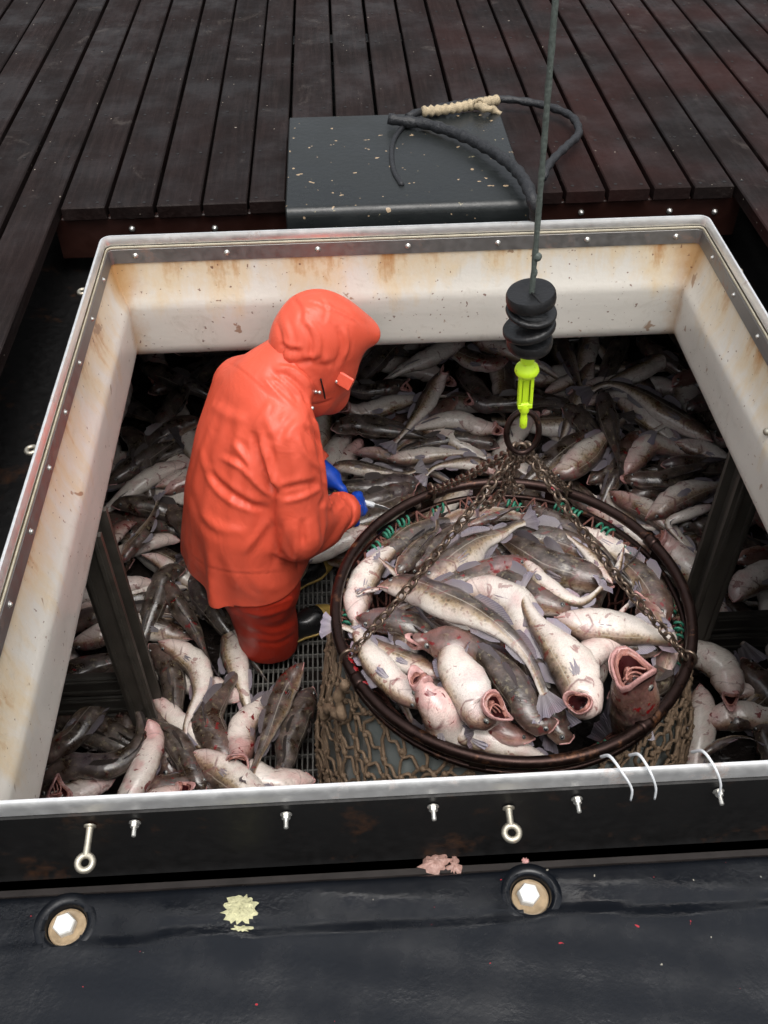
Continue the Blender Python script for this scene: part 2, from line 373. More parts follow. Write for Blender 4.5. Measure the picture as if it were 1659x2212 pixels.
M['white_bolt'] = mat_flat('white_bolt_head', (.66, .66, .63), .25, .12, 30)
# ------------------------------------------------------------------ the setting: hold, hatch coaming, decks
W, D = 1.919, 1.951
def rrect(hx, hy, r, k=6):                      # rounded rectangle, counter-clockwise
    P = []
    for cx, cy, a0 in ((hx-r, hy-r, 0), (-hx+r, hy-r, 90), (-hx+r, -hy+r, 180), (hx-r, -hy+r, 270)):
        for i in range(k+1):
            a = math.radians(a0+90*i/k); P.append((cx+r*math.cos(a), cy+r*math.sin(a)))
    return P
def sweep(mb, prof, mi=0, r0=.035, closed=True, sub=14):     # prof: (offset outward from the outer rim edge, z); z may follow mitre
    rings = []
    for d, z in prof:
        P = rrect(W/2+d, D/2+d, max(.004, r0+d)); Q = []
        for i in range(len(P)):                 # subdivide the long sides
            a, b = np.array(P[i]), np.array(P[(i+1) % len(P)]); n = sub if np.linalg.norm(b-a) > .3 else 1
            for k in range(n): Q.append(a+(b-a)*k/n)
        rings.append(np.c_[np.array(Q), np.full(len(Q), z)])
    N = len(rings[0]); V = np.concatenate(rings); Fc = []
    K = len(prof)
    for i in range(K if closed else K-1):
        for j in range(N):
            a, b = i*N+j, i*N+(j+1) % N; c, d = ((i+1) % K)*N+(j+1) % N, ((i+1) % K)*N+j
            Fc.append((a, b, c, d))
    return mb.add(V, Fc, mi)
coam = empty('hatch_coaming', (0, 0, 0), label='raised white lined hatch coaming with bright steel rim around the fish hold', cat='hatch')
T_IN = -.014                                   # inner face of the rim
sweep(MB(), [(T_IN+.002, -.030), (T_IN-.001, -.012), (T_IN+.003, -.003), (-.010, .001), (-.004, .001), (-.001, -.003), (.001, -.012), (.001, -.034), (-.004, -.036)]).build('rim', M['rim'], coam, auto=40)
sweep(MB(), [(T_IN-.004, -.031), (T_IN-.001, -.031), (T_IN-.001, -.040), (T_IN-.004, -.040)]).build('seal', M['seal'], coam)
sweep(MB(), [(T_IN-.005, -.042), (T_IN-.002, -.040), (T_IN+.003, -.088), (T_IN-.002, -.090), (T_IN-.0065, -.088)]).build('steel_strip', M['strip'], coam, auto=30)
lp = [(T_IN+.004, -.036), (T_IN-.001, -.070), (T_IN-.004, -.10), (T_IN-.013, -.16), (T_IN-.030, -.212), (T_IN-.036, -.226), (T_IN-.038, -.245), (T_IN-.036, -.30), (T_IN-.034, -.36)]
for a in range(0, 91, 15):
    t = math.radians(a); lp.append((T_IN-.034+.035*(1-math.cos(t)), -.385-.05*math.sin(t)))
lp += [(.03, -.435), (.03, -.30)]
sweep(MB(), lp, closed=False).build('lining', M['lining'], coam, auto=50)
sweep(MB(), [(-.006, -.036), (.004, -.040), (.004, -.24), (.012, -.252), (.030, -.252), (.030, -.29), (-.01, -.29)]).build('outer_plate', M['black_steel'], coam, auto=40)
def bolt_head(c, nrm, r=.0065, name='bolt'):
    MB().lathe(c, [(r*1.5, 0), (r*1.5, .0012), (r, .0016), (r, .004), (r*.75, .0062), (0.0, .0068)], 10, 0, align(nrm)).build(name, M['bolt'], coam)
xi, yi = W/2+T_IN-.005, D/2+T_IN-.005
for i in range(7): bolt_head((-.86+i*.287, yi-.000, -.064), (0, -1, 0))
for i in range(9):
    for s in (-1, 1): bolt_head((s*(xi-.000), .82-i*.215, -.064), (-s, 0, 0), .0055)
def stud(p, nrm, L=.026):
    R = align(nrm); mb = MB()
    mb.lathe(p, [(.0105, 0), (.0105, .002)], 14, 0, R); mb.lathe(p, [(.0078, .002), (.0078, .009), (.0068, .010)], 6, 0, R)
    mb.lathe(p, [(.0042, .009), (.0042, L-.001), (.003, L)], 10, 0, R); mb.build('stud_bolt', M['bolt'], coam, auto=35)
yo = -D/2-.005; xo = W/2+.005
for x in (-.613, -.35, -.092, .163, .416): stud((x, yo, -.069), (0, -1, -.12))
def eyebolt(p, nrm, L, name='eye_bolt'):
    R = align(nrm); mb = MB(); p = np.array(p, float)
    mb.lathe(p, [(.011, 0), (.011, .003), (.0068, .004), (.0062, .012), (.006, L*.6), (.007, L)], 12, 0, R)
    n = np.array(nrm, float)/np.linalg.norm(nrm); c = p+n*(L+.011)
    th = np.linspace(0, 2*PI, 20, endpoint=False); side = np.cross(n, (0, 0, 1.)); side /= np.linalg.norm(side)
    up = np.cross(side, n); ax = n*.97+up*.25
    mb.tube(c+np.outer(np.cos(th)*.0128, n)+np.outer(np.sin(th)*.0128, side), .0062, 8, 0, closed=True)
    mb.build(name, M['bolt_rusty'], coam, auto=50)
M['bolt_rusty'] = mat_steel('weathered_bolt', (.36, .33, .27), (.6, .56, .46), .8, .4, 55)
eyebolt((-.691, yo, -.072), (-.03, -1, -.22), .052); eyebolt((.043, yo, -.088), (0, -1, -.16), .034)
eyebolt((-xo, .82, -.10), (-1, 0, -.05), .035); eyebolt((-xo, .076, -.10), (-1, 0, -.05), .040); eyebolt((xo, .80, -.10), (1, 0, -.05), .045)
# rusty through bolt on the right lining
mb = MB(); mb.lathe((W/2+T_IN-.020, .13, -.19), [(.016, 0), (.016, .004), (.011, .005), (.011, .016), (.006, .022), (0, .023)], 12, 0, align((-1, 0, -.1))); mb.build('lining_bolt', M['bolt_rusty'], coam)

# hold: floor, far walls and the underside of the deck
mb = MB(); mb.box((0, .6, -1.66), (5.2, 5.6, .1)); tag(mb.build('hold_floor', M['hold'], smooth=False), kind='structure')
for nm, c, d in (('hold_wall_far', (0, 3.2, -.95), (5.2, .1, 1.32)), ('hold_wall_near', (0, -1.75, -.95), (5.2, .1, 1.32)), ('hold_wall_port', (-2.4, .7, -.95), (.1, 4.8, 1.32)), ('hold_wall_starboard', (2.4, .7, -.95), (.1, 4.8, 1.32))):
    tag(MB().box(c, d).build(nm, M['hold'], smooth=False), kind='structure')
mb = MB(); o = .031
for x0, x1, y0, y1 in ((-2.5, -W/2-o, -2.2, 3.3), (W/2+o, 2.5, -2.2, 3.3), (-W/2-o, W/2+o, D/2+o, 3.3), (-W/2-o, W/2+o, -2.2, -D/2-o)):
    mb.box(((x0+x1)/2, (y0+y1)/2, -.345), (x1-x0, y1-y0, .10))
tag(mb.build('deck_plate', M['black_steel'], smooth=False), kind='structure')

# ---- plank deck around the hatch
ZD = -.03
lines = [-1.143-.157*k for k in range(16, 0, -1)] + [-1.143, -.985, -.827, -.673, -.516, -.385, -.215, -.055, .10, .245, .40, .551, .696, .850, .986, 1.132] + [1.132+.150*k for k in range(1, 18)]
mb = MB(); tones = []
def plank(x0, x1, y0, y1, tone):
    g = .0055+random.random()*.003; n0 = mb.n
    dz = random.uniform(-.002, .002); n = 1
    mb.box(((x0+x1)/2+random.uniform(-.002, .002), (y0+y1)/2, ZD-.024+dz), (x1-x0-2*g, y1-y0, .048), bev=.004)
    tones.append((mb.n-n0, tone))
    for yy in np.arange(1.255, 9, .36):
        if y0 < yy-.02 and yy < y1-.02:
            for f in (.24, .76):
                k = mb.n; mb.lathe((x0+(x1-x0)*f+random.uniform(-.006, .006), yy+random.uniform(-.008, .008), ZD+dz+.0004), [(.006, 0), (.006, .0006), (.0, .0007)], 7, 1); tones.append((mb.n-k, tone))
for i in range(len(lines)-1):
    x0, x1 = lines[i], lines[i+1]; xm = (x0+x1)/2
    red = max(0, min(1, (xm+.2)/1.0)) if xm > 0 else .15; tone = (red, random.uniform(0, .7), random.random())
    if x1 < -1.12 or x0 > 1.12: plank(x0, x1, -1.6, 4.2, tone); plank(x0, x1, 4.21, 9, tone); continue
    y0 = 1.225+random.uniform(-.004, .004)
    if -.40 < xm < .43: y0 = 1.752
    plank(x0, x1, y0, 4.2, tone); plank(x0, x1, 4.21, 9, tone)
# dark carriers under the planks
dk = mb.build('plank_deck', [M['deck'], M['nail']], smooth=False); tag(dk, kind='structure')
ca = dk.data.color_attributes.new('tone', 'FLOAT_COLOR', 'POINT'); buf = np.concatenate([np.tile((*t, 1.0), (n, 1)) for n, t in tones]); ca.data.foreach_set('color', buf.ravel().astype(np.float32))
for y in (1.86, 2.9):
    tag(MB().box((0, y, -.125), (5.2, .10, .09), bev=.004).build('deck_beam', M['black_steel'], smooth=False), label='dark cross beam under the deck planks, '+('just behind the black lid' if y < 2 else 'far behind the black lid'), cat='beam')
be = MB().box((0, 1.262, -.155), (2.35, .03, .15), bev=.004); 
bo = be.build('edge_beam', M['red_beam'], smooth=False); tag(bo, label='red brown steel beam under the plank ends behind the white coaming', cat='beam')
for x in (-.92, -.64, .62, .93, 1.09):
    MB().lathe((x, 1.2465, -.128+random.uniform(-.01, .01)), [(.011, 0), (.011, .003), (.0075, .004), (.0065, .011), (0, .012)], 10, 0, align((0, -1, .1))).build('bolt', M['bolt'], bo)
tag(MB().box((-.048, 1.70, -.045), (.022, .05, .03), bev=.003).build('wood_block', M['wood_tan'], smooth=False), label='small tan wooden block wedged in the plank gap behind the black lid', cat='wood block')
# dark fish-bin or tyre shape at the very top of the picture
mb = MB(); th = np.linspace(0, 2*PI, 48, endpoint=False); mb.tube(np.c_[.62+.42*np.cos(th), 4.05+.42*np.sin(th), np.full(48, .05)], .075, 14, closed=True)
tag(mb.build('tyre', M['disc']), label='dark rubber tyre lying on the planks at the top of the picture', cat='tyre')
# scraps of torn gunk on the planks top left
# ---- black lid behind the hatch with wrapped hose
lid = MB(); y0, y1 = 1.030, 1.745; zt = .035; x0, x1 = -.382, .395; r = .028
prof = [(y1, -.17), (y1, zt-.006), (y1-.006, zt)] + [(y0+r-r*math.sin(math.radians(a)), zt-r+r*math.cos(math.radians(a))) for a in range(0, 91, 15)] + [(y0, -.22), (y0+.02, -.22)]
nx = 2; V = []
xs = [x0, x0+.004, x1-.004, x1]; ins = [.004, 0, 0, .004]
for x, q in zip(xs, ins):
    cyy, czz = (y0+y1)/2, -.08
    for y, z in prof: V.append((x, y-(q if y > cyy else -q), z-(q if z > czz else -q)))
K = len(prof); Fc = [(i*K+j, i*K+(j+1) % K, (i+1)*K+(j+1) % K, (i+1)*K+j) for i in range(3) for j in range(K)] + [tuple(range(K)), tuple(3*K+k for k in range(K))[::-1]]
lid.add(V, Fc)
lo = lid.build('locker_lid', M['box'], auto=35); tag(lo, label='scuffed square black lid standing proud of the planks behind the coaming', cat='lid')
# place lid so that its front edge reads at the measured line
def hz(u, v, z): return unz(u, v, z)
hose = [hz(*a) for a in ((838, 256, .07), (870, 262, .062), (920, 268, .060), (990, 290, .066), (1060, 325, .075), (1110, 362, .085), (1138, 400, .09), (1152, 440, .07), (1158, 480, -.02), (1160, 510, -.10))]
P, L = smooth_path(hose, 60)
h1 = MB().tube(P, .019+.0024*np.sin(np.arange(60)*1.9), 12, lump=.05, tw=.5).build('wrapped_hose', M['hose']); tag(h1, label='black tape wrapped hose curling over the black lid, tan rope lashed near its end', cat='hose')
hose = [hz(*a) for a in ((1172, 385, .02), (1190, 350, .035), (1225, 315, .03), (1250, 288, .02), (1238, 255, .015), (1200, 235, .012), (1150, 222, .012), (1080, 214, .02), (1010, 222, .04), (915, 240, .055), (880, 252, .06))]
P, L = smooth_path(hose, 70)
MB().tube(P, .014+.002*np.sin(np.arange(70)*1.9), 12, lump=.05, tw=.5).build('hose_loop', M['hose'], h1)
hose = [hz(*a) for a in ((905, 256, .045), (870, 275, .044), (850, 305, .0385), (846, 340, .038), (852, 372, .038), (868, 400, .038))]
P, L = smooth_path(hose, 40)
MB().tube(P, .009, 10).build('thin_hose', M['hose'], h1)
hose = [hz(*a) for a in ((912, 241, .062), (950, 238, .060), (990, 232, .060), (1030, 225, .050), (1075, 216, .035))]
P, L = smooth_path(hose, 60); mb = MB().tube(P, .0175+.003*np.sin(np.arange(60)*1.35)+RNG.normal(0, .0006, 60), 12, lump=.10, tw=.9)
P2, _ = smooth_path([hz(1030, 228, .06), hz(1050, 234, .06), hz(1068, 238, .045), hz(1080, 248, .03)], 20); mb.tube(P2, np.linspace(.016, .011, 20)+RNG.normal(0, .001, 20), 8, lump=.2, tw=.4)
P2, _ = smooth_path([hz(1025, 222, .07), hz(1036, 214, .085), hz(1046, 222, .075), hz(1040, 232, .06)], 16); mb.tube(P2, np.linspace(.006, .005, 16), 7)
mb.build('rope_lashing', M['rope_tan'], h1)

# ---- foreground: ledge and wet rubber deck
mb = MB(); mb.box((0, -.998, -.262), (3.6, .045, .020), bev=.003); mb.box((0, -1.0, -.285), (3.6, .06, .03))
tag(mb.build('coaming_ledge', M['ledge'], smooth=False), label='narrow dark brown ledge along the foot of the front coaming', cat='ledge')
def nhash(x, y): return (math.sin(x*12.9898+y*78.233)*43758.5453) % 1
mt = MB(); nx, ny = 150, 60
xs = np.linspace(-1.6, 1.5, nx); ys = np.r_[-1.021, -1.023, -1.027, -1.033, np.linspace(-1.04, -1.6, ny-4)]
holes = [(-.756, -1.079), (.083, -1.072)]
zs0 = np.r_[-.262, -.246, -.240, -.2375, np.full(ny-4, -.237)]
V = [(x, y, z) for y, z in zip(ys, zs0) for x in xs]
V = np.array(V)
seam = V[:, 1] < -1.113+.0022*np.sin(V[:, 0]*9)
V[:, 2] += np.where(seam, .0035, 0)
V[:, 2] += .0012*np.sin(V[:, 0]*23+V[:, 1]*31)*np.sin(V[:, 1]*47-V[:, 0]*9)
Fc = []
for j in range(ny-1):
    for i in range(nx-1):
        cx_, cy_ = (xs[i]+xs[i+1])/2, (ys[j]+ys[j+1])/2
        if any((cx_-a)**2+(cy_-b)**2 < .044**2 for a, b in holes): continue
        Fc.append((j*nx+i, j*nx+i+1, (j+1)*nx+i+1, (j+1)*nx+i))
mt.add(V, [f[::-1] for f in Fc])
for a, b in holes:      # collar that closes the cut and a rounded well
    mt.lathe((a, b, -.237), [(.058, -.003), (.054, .0009), (.044, .0011), (.039, -.001), (.037, -.005), (.035, -.026), (.0, -.027)], 40, cap=False)
tag(mt.build('rubber_deck', M['rubber_mat'], auto=50), kind='structure')
tag(MB().box((0, -1.35, -.30), (3.6, .68, .04)).build('deck_base', M['black_steel'], smooth=False), kind='structure')
for k, (a, b) in enumerate(holes):
    e = empty('recessed_bolt', (a, b, -.262), label='white hex bolt head in the '+('left' if k == 0 else 'right')+' rusty round recess of the wet black deck', cat='bolt', group='recessed bolts in the front deck')
    mb = MB(); mb.lathe((a, b, -.2630), [(.034, 0), (.0335, .010), (.028, .0075), (.023, .006), (.010, .0062)], 32, 0, rotx(.0)); mb.build('washer', M['washer'] if 'washer' in M else M['bolt_rusty'], e)
    R = rotz(.3+k*.5) @ rotx(.10)
    mb = MB(); mb.lathe((a-.004, b+.003, -.257), [(.0205, 0), (.0205, .015), (.0185, .018), (.0, .0185)], 6, 0, R); mb.build('hex_head', M['white_bolt'] if 'white_bolt' in M else M['bolt'], e, auto=30)
def blob(name, c, rx, ry, h, mat, n=26, rings=5, jag=.25, seed=0, **k):
    rg = np.random.default_rng(seed); th = np.linspace(0, 2*PI, n, endpoint=False); j = 1+rg.uniform(-jag, jag, n)
    V = [(0, 0, h*.55)]; 
    for q in range(1, rings+1):
        f = q/rings; hh = h*(1-f**2.2)*(.6+.6*rg.random(n)) if q < rings else np.zeros(n)
        V += [(math.cos(t)*rx*f*(1+(jj-1)*f), math.sin(t)*ry*f*(1+(jj-1)*f), z) for t, jj, z in zip(th, j, hh)]
    Fc = [(0, 1+i, 1+(i+1) % n) for i in range(n)]+[(1+q*n+i, 1+(q+1)*n+i, 1+(q+1)*n+(i+1) % n, 1+q*n+(i+1) % n) for q in range(rings-1) for i in range(n)]
    return tag(MB().add(np.array(V)+np.array(c), [f for f in Fc]).build(name, mat), **k)
fo = blob('foam_patch', (-.444, -1.071, -.2365), .031, .026, .006, M['foam'], jag=.22, seed=3, n=40, label='crusty pale yellow patch stuck on the wet black deck between the two recessed bolts', cat='foam patch')
blob('foam_chip', (-.440, -1.106, -.2365), .017, .006, .003, M['foam'], jag=.4, seed=5, label='small yellow chip just below the crusty pale yellow patch', cat='foam chip')
blob('fish_scrap', (-.085, -.998, -.2515), .030, .020, .011, M['flesh'], jag=.35, seed=8, label='torn grey pink scrap of fish flesh on the ledge under the front rim', cat='fish scrap')
blob('fish_scrap', (-.050, -1.005, -.2515), .011, .014, .006, M['flesh'], jag=.5, seed=9, label='smaller shred of fish flesh just right of the torn scrap', cat='fish scrap')
blob('pink_speck', (.085, -1.003, -.2515), .007, .006, .003, M['lip'], jag=.3, seed=11, label='pink speck on the ledge near the right front eye bolt', cat='fish scrap')
# cable ties over the front rim
for k, (u0, u1, z0) in enumerate(((1325, 1362, .0), (1388, 1412, .0), (1528, 1550, 0))):
    pts = [unz(u0, 1665-k*4, -.02)*0, ]
    xA = unz(u0, 1672-k*6, .0)[0]; xB = unz(u1, 1720-k*8, -.05)[0]
    pts = [(xA-.004, -D/2+.055, -.035), (xA, -D/2+.030, .006), ((xA*.6+xB*.4), -D/2-.004, .008), (xB-.003, -D/2-.018, -.022), (xB, -D/2-.022, -.055)]
    P, L = smooth_path(pts, 26); mb = MB()
    for i in range(25):
        pass
    mb.tube(P, np.linspace(.0034, .0020, 26), 6)
    tag(mb.build('cable_tie', M['zip']), label='white curved cable tie over the front rim, '+['leftmost of three, its tip slanting right', 'middle of three, close beside the leftmost', 'rightmost of three, beside the last stud'][k], cat='cable tie', group='cable ties over the front rim')
# ------------------------------------------------------------------ lifting basket: ring, net bag, chains
bk = empty('lifting_basket', (.24, -.02, -.69), label='round brown steel ring with rope net bag full of cod hanging on rusty chains', cat='lifting basket')
RC = np.array([.240, -.008, -.695]); RR_ = .515
th = np.linspace(0, 2*PI, 96, endpoint=False)
def ringp(a, r=RR_, z=0.): return np.array([RC[0]+r*math.cos(a), RC[1]+r*1.03*math.sin(a), RC[2]+z+.012*math.cos(a+.6)])
mb = MB(); mb.tube([ringp(a) for a in th], .0165, 14, closed=True)
for a in (.42, 1.9, 3.62, 5.3):            # welded collars
    mb.tube([ringp(a+q) for q in np.linspace(-.035, .035, 5)], .0205, 14)
mb.build('ring', M['ring'], bk)
mb = MB(); mb.tube([ringp(a, RR_-.004, -.058) for a in th], .0095, 10, closed=True); mb.build('lower_ring', M['ring'], bk)
for a in (1.15, 1.62, 1.98, 2.75, 3.6, 4.4, 5.3, .35):
    p0, p1 = ringp(a, RR_, -.005), ringp(a, RR_-.004, -.06); d = np.array([-math.sin(a), math.cos(a), 0])*.022
    nrm = np.array([math.cos(a), math.sin(a), 0])*.004
    V = [p0-d-nrm, p0+d-nrm, p1+d-nrm, p1-d-nrm, p0-d+nrm, p0+d+nrm, p1+d+nrm, p1-d+nrm]
    MB().add(V, [(0, 1, 2, 3), (7, 6, 5, 4), (0, 4, 5, 1), (1, 5, 6, 2), (2, 6, 7, 3), (3, 7, 4, 0)]).build('web_plate', M['ring'], bk, smooth=False)
def bag(a, h):      # h 0 at the ring .. 1 at the floor
    x = math.sin(h*PI)*.05*math.sin(3*a+1)+.012*math.sin(a*11+h*9)+.010*math.sin(a*23-h*14)
    r = RR_-.01+.095*math.sin(min(1, h*1.15)*PI*.62)+x*.5
    # hangs out to the port side and towards the near coaming
    ox = -.025*h; oy = -.12*h
    return np.array([RC[0]+ox+r*math.cos(a), RC[1]+oy+r*math.sin(a), RC[2]-.055-h*.85])
na, nh = 120, 26; V = []
for k in range(nh+1):
    for a in np.linspace(0, 2*PI, na, endpoint=False):
        h = .05+.94*k/nh; p = bag(a, h); c = np.array([RC[0]-.025*h, RC[1]-.12*h, p[2]]); V.append(c+(p-c)*(.955+.012*math.sin(a*17+h*21)+.010*math.sin(a*41)))
MB().add(V, [(k*na+i, k*na+(i+1) % na, (k+1)*na+(i+1) % na, (k+1)*na+i) for k in range(nh) for i in range(na)]).build('liner', M['liner'], bk)
mb = MB(); NV, NR = 60, 15
for i in range(NV):
    a0 = 2*PI*i/NV; 
    if 20 < (math.degrees(a0) % 360) < 150: continue
    P = [bag(a0+.05*math.sin(h*19+i*1.3)+.018*(1 if int(h*NR+.5) % 2 else -1), h) for h in np.linspace(0, 1, NR*2+1)]
    mb.tube(P, .0054+.0008*math.sin(i*2.1), 5)
for k in range(1, NR+1):
    h0 = k/NR; P = [bag(a, h0+.018*math.sin(a*9+k*2)+.012*math.sin(a*NV)) for a in np.linspace(math.radians(150), math.radians(380), 260)]
    mb.tube(P, .0055, 5)
    for i in range(NV):
        a = 2*PI*i/NV
        if 20 < (math.degrees(a) % 360) < 150: continue
        mb.ball(bag(a+.05*math.sin(h0*19+i*1.3), h0+.018*math.sin(a*9+k*2)), .0105, 6, 4)
mb.build('net', M['net'], bk)
# inner red-brown net between ring and catch
mb = MB()
def inn(a, h): 
    r = RR_-.012-.10*h-.03*math.sin(h*3); return np.array([RC[0]+r*math.cos(a), RC[1]+r*1.02*math.sin(a), RC[2]-.05-h*.24+.006*math.sin(a*31+h*9)])
for i in range(64):
    a0 = 2*PI*i/64+.02*math.sin(i*2.7)
    for s in (-1, 1): mb.tube([inn(a0+s*h*.30+.016*math.sin(i*1.9+h*14), h) for h in np.linspace(0, 1, 9)], .0036+.0008*math.sin(i*1.3), 5)
mb.build('inner_net', M['net_red'], bk)
for r_, z_ in ((0, 0),):
    pass
V = []; na = 90
for k in range(9):
    for a in np.linspace(0, 2*PI, na, endpoint=False):
        p = inn(a, .15+k*.16); c = np.array([RC[0], RC[1], p[2]]); V.append(c+(p-c)*1.035)
MB().add(V, [(k*na+i, k*na+(i+1) % na, (k+1)*na+(i+1) % na, (k+1)*na+i) for k in range(8) for i in range(na)]).build('inner_web', M['heap'], bk)
for a in list(np.radians([17, 30, 43, 55, 62, 78, 93, 112, 126, 134, 143, 160, 178, 205, 240, 268, 290, 338, 350, 2])):
    a += random.uniform(-.03, .03); mb = MB(); n = 26; L_ = random.uniform(.030, .060)/RR_; P = []
    for q in np.linspace(0, 1, n):
        b = a+(q-.5)*L_; ctr = inn(b, .0+.10*(1+math.sin(a*5))*.5); ph = q*2*PI*2.5
        rad = np.array([math.cos(b), math.sin(b), 0]); P.append(ctr+rad*.013*math.cos(ph)+np.array([0, 0, .013])*math.sin(ph)-rad*.008)
    mb.tube(P, .0042, 6); mb.build('green_lashing', M['green'], bk)
P, _ = smooth_path([ringp(PI+.42, RR_+.02, -.03), ringp(PI+.40, RR_+.045, -.10), ringp(PI+.45, RR_+.05, -.16), ringp(PI+.33, RR_+.06, -.20), ringp(PI+.28, RR_+.075, -.28)], 40)
MB().tube(P, .0135+.003*np.sin(np.arange(40)*.9), 9, lump=.12, tw=.7).build('knotted_rope', M['net'], bk)
# chains
def chain(A, B, sagd, name, lk=.038, wr=.0042):
    A, B = np.array(A, float), np.array(B, float); mid = (A+B)/2+np.array(sagd); P, L = smooth_path([A, mid, B], 400); n = int(L/(lk*.66)); mb = MB()
    for i in range(n):
        t = (i+.5)/n; k = min(398, int(t*399)); c = P[k]; d = P[k+1]-P[k]; d /= np.linalg.norm(d)
        ref = np.array([0, 0, 1.]) if abs(d[2]) < .9 else np.array([0, 1., 0]); u = np.cross(d, ref); u /= np.linalg.norm(u); v = np.cross(d, u)
        w_ = u if i % 2 else v; w_ = w_+.25*(v if i % 2 else u)*math.sin(i*1.3); w_ /= np.linalg.norm(w_)
        th_ = np.linspace(0, 2*PI, 12, endpoint=False); hl = lk*.5-wr; hw_ = lk*.30
        mb.tube([c+d*(hl*np.sign(math.cos(q))*abs(math.cos(q))**.7)+w_*(hw_*math.sin(q)) for q in th_], wr, 6, closed=True)
    return mb.build(name, M['chain'], bk)
AP = np.array([.214, -.015, -.085])
att = [ringp(math.radians(a), RR_-.005, .015) for a in (199, -28, 112, 60)]
chain(AP+(-.02, -.01, -.02), att[0], (-.01, 0, -.035), 'chain'); chain(AP+(.02, -.01, -.02), att[1], (.01, .0, -.04), 'chain')
chain(AP+(-.02, .01, -.02), att[2], (0, 0, -.01), 'chain'); chain(AP+(.02, .01, -.02), att[3], (0, 0, -.01), 'chain')
chain(AP+(-.005, .0, -.02), AP+(-.075, .06, -.27), (.01, 0, -.03), 'spare_chain', .034); chain(AP+(.01, .0, -.02), AP+(.02, .10, -.25), (-.02, 0, 0), 'spare_chain', .034)
chain(AP+(-.03, .0, -.03), AP+(.03, .06, -.20), (-.04, 0, 0), 'spare_chain', .034)
for p in att:       # shackles on the ring
    d = p-RC; d[2] = 0; d /= np.linalg.norm(d); th_ = np.linspace(0, 2*PI, 16, endpoint=False)
    MB().tube([p+d*.022*math.cos(q)*1.0+np.array([0, 0, .030*math.sin(q)]) for q in th_], .0055, 8, closed=True).build('shackle', M['chain'], bk)
mb = MB(); q = np.linspace(0, 2*PI, 32, endpoint=False); mb.tube([AP+np.array([.040*math.cos(t), .012*math.sin(t), .050+.056*math.sin(t)]) for t in q], .0078, 10, closed=True); mb.build('master_link', M['ring'], bk)
q = np.linspace(0, 2*PI, 24, endpoint=False)
for dx, rz in ((-.018, .9), (.0, -.2), (.018, -.9)):
    c, s = math.cos(rz), math.sin(rz); MB().tube([AP+np.array([dx+.016*math.cos(t)*c, .016*math.cos(t)*s, -.012+.026*math.sin(t)]) for t in q], .0055, 8, closed=True).build('joining_link', M['chain'], bk)
for k_, (a_, r_) in enumerate(((200, .020), (204, .014), (209, .018), (197, .010), (65, .012))):
    c_ = ringp(math.radians(a_), RR_-.006, .0135); rg = np.random.default_rng(k_); n_ = 18; t_ = np.linspace(0, 2*PI, n_, endpoint=False); j_ = 1+rg.uniform(-.35, .35, n_); tg = np.array([-math.sin(math.radians(a_)), math.cos(math.radians(a_)), 0]); nr = np.array([math.cos(math.radians(a_)), math.sin(math.radians(a_)), 0])
    V = [c_+np.array([0, 0, .0048])]+[c_+tg*math.cos(q)*r_*j+nr*math.sin(q)*.010*j+np.array([0, 0, -.003*abs(math.sin(q))]) for q, j in zip(t_, j_)]
    MB().add(V, [(0, 1+i, 1+(i+1) % n_) for i in range(n_)]).build('blood_smear', M['blood'], bk)
# neon hook
HB = np.array([.2125, -.018, -.012]); HT_ = np.array([.2035, -.02, .205]); hd_ = HT_-HB; hl_ = np.linalg.norm(hd_); hd_ /= hl_; Rk = align(hd_)
hk = empty('safety_hook', tuple(HT_), label='neon yellow painted lifting hook hanging between the rubber discs and the chains', cat='hook')
mb = MB(); mb.lathe(HB, [(.010, .150), (.017, .152), (.026, .160), (.029, .168), (.026, .178), (.018, .184), (.014, .190), (.016, .192), (.016, .200), (.012, .206), (.011, .225)], 20, 0, Rk); mb.build('swivel', M['neon'], hk, auto=40)
mb = MB()
for s in (-1, 1): mb.box(HB+Rk @ np.array([s*.0135, 0, .112]), (.007, .020, .080), 0, Rk, bev=.003)
mb.box(HB+Rk @ np.array([0, 0, .148]), (.034, .022, .012), 0, Rk, bev=.004); mb.box(HB+Rk @ np.array([0, 0.002, .10]), (.014, .014, .092), 0, Rk, bev=.004)
mb.build('body', M['neon'], hk, smooth=False)
mb = MB(); mb.lathe(HB, [(.011, .045), (.0125, .050), (.0125, .066), (.010, .072)], 14, 0, Rk); mb.lathe(HB, [(.007, -.004), (.0095, .0), (.0095, .024), (.008, .028), (.008, .056)], 14, 0, Rk); mb.box(HB+Rk @ np.array([0, 0, .066]), (.034, .020, .018), 0, Rk, bev=.004); mb.build('shank', M['neon'], hk, auto=40)
# rubber discs
D0 = np.array([.2045, -.02, .212]); D1 = np.array([.1965, -.02, .375]); dd_ = D1-D0; dl = np.linalg.norm(dd_); dd_ /= dl
specs = [(.0, .052, .030, .14, .2), (.040, .060, .018, -.20, 1.4), (.070, .048, .020, .25, 2.6), (.086, .057, .012, -.16, 3.9), (.112, .055, .030, .10, 5.0)]
labs = ['bottom', 'second from bottom, widest', 'middle, dished', 'second from top, thin', 'topmost, its split upper face showing']
for k, (s, r, t_, tilt, az) in enumerate(specs):
    R = align(dd_) @ rotz(az) @ rotx(tilt); mb = MB(); c = D0+dd_*(s+.012)
    mb.lathe(c, [(.010, 0), (r*.86, 0), (r*.97, t_*.12), (r, t_*.4), (r*.985, t_*.8), (r*.93, t_), (r*.3, t_*.96), (.012, t_*.9)], 40, 0, R, None)
    if k == 4: 
        mb.box(c+R @ np.array([r*.5, 0, t_*.985]), (r*.86, .002, .0035), 1, R)
    o = mb.build('rubber_disc', [M['disc'], M['nail']], auto=50); tag(o, label='black rubber disc on the hoist rope, %s of the five' % labs[k], cat='rubber disc', group='rubber discs stacked on the hoist rope')
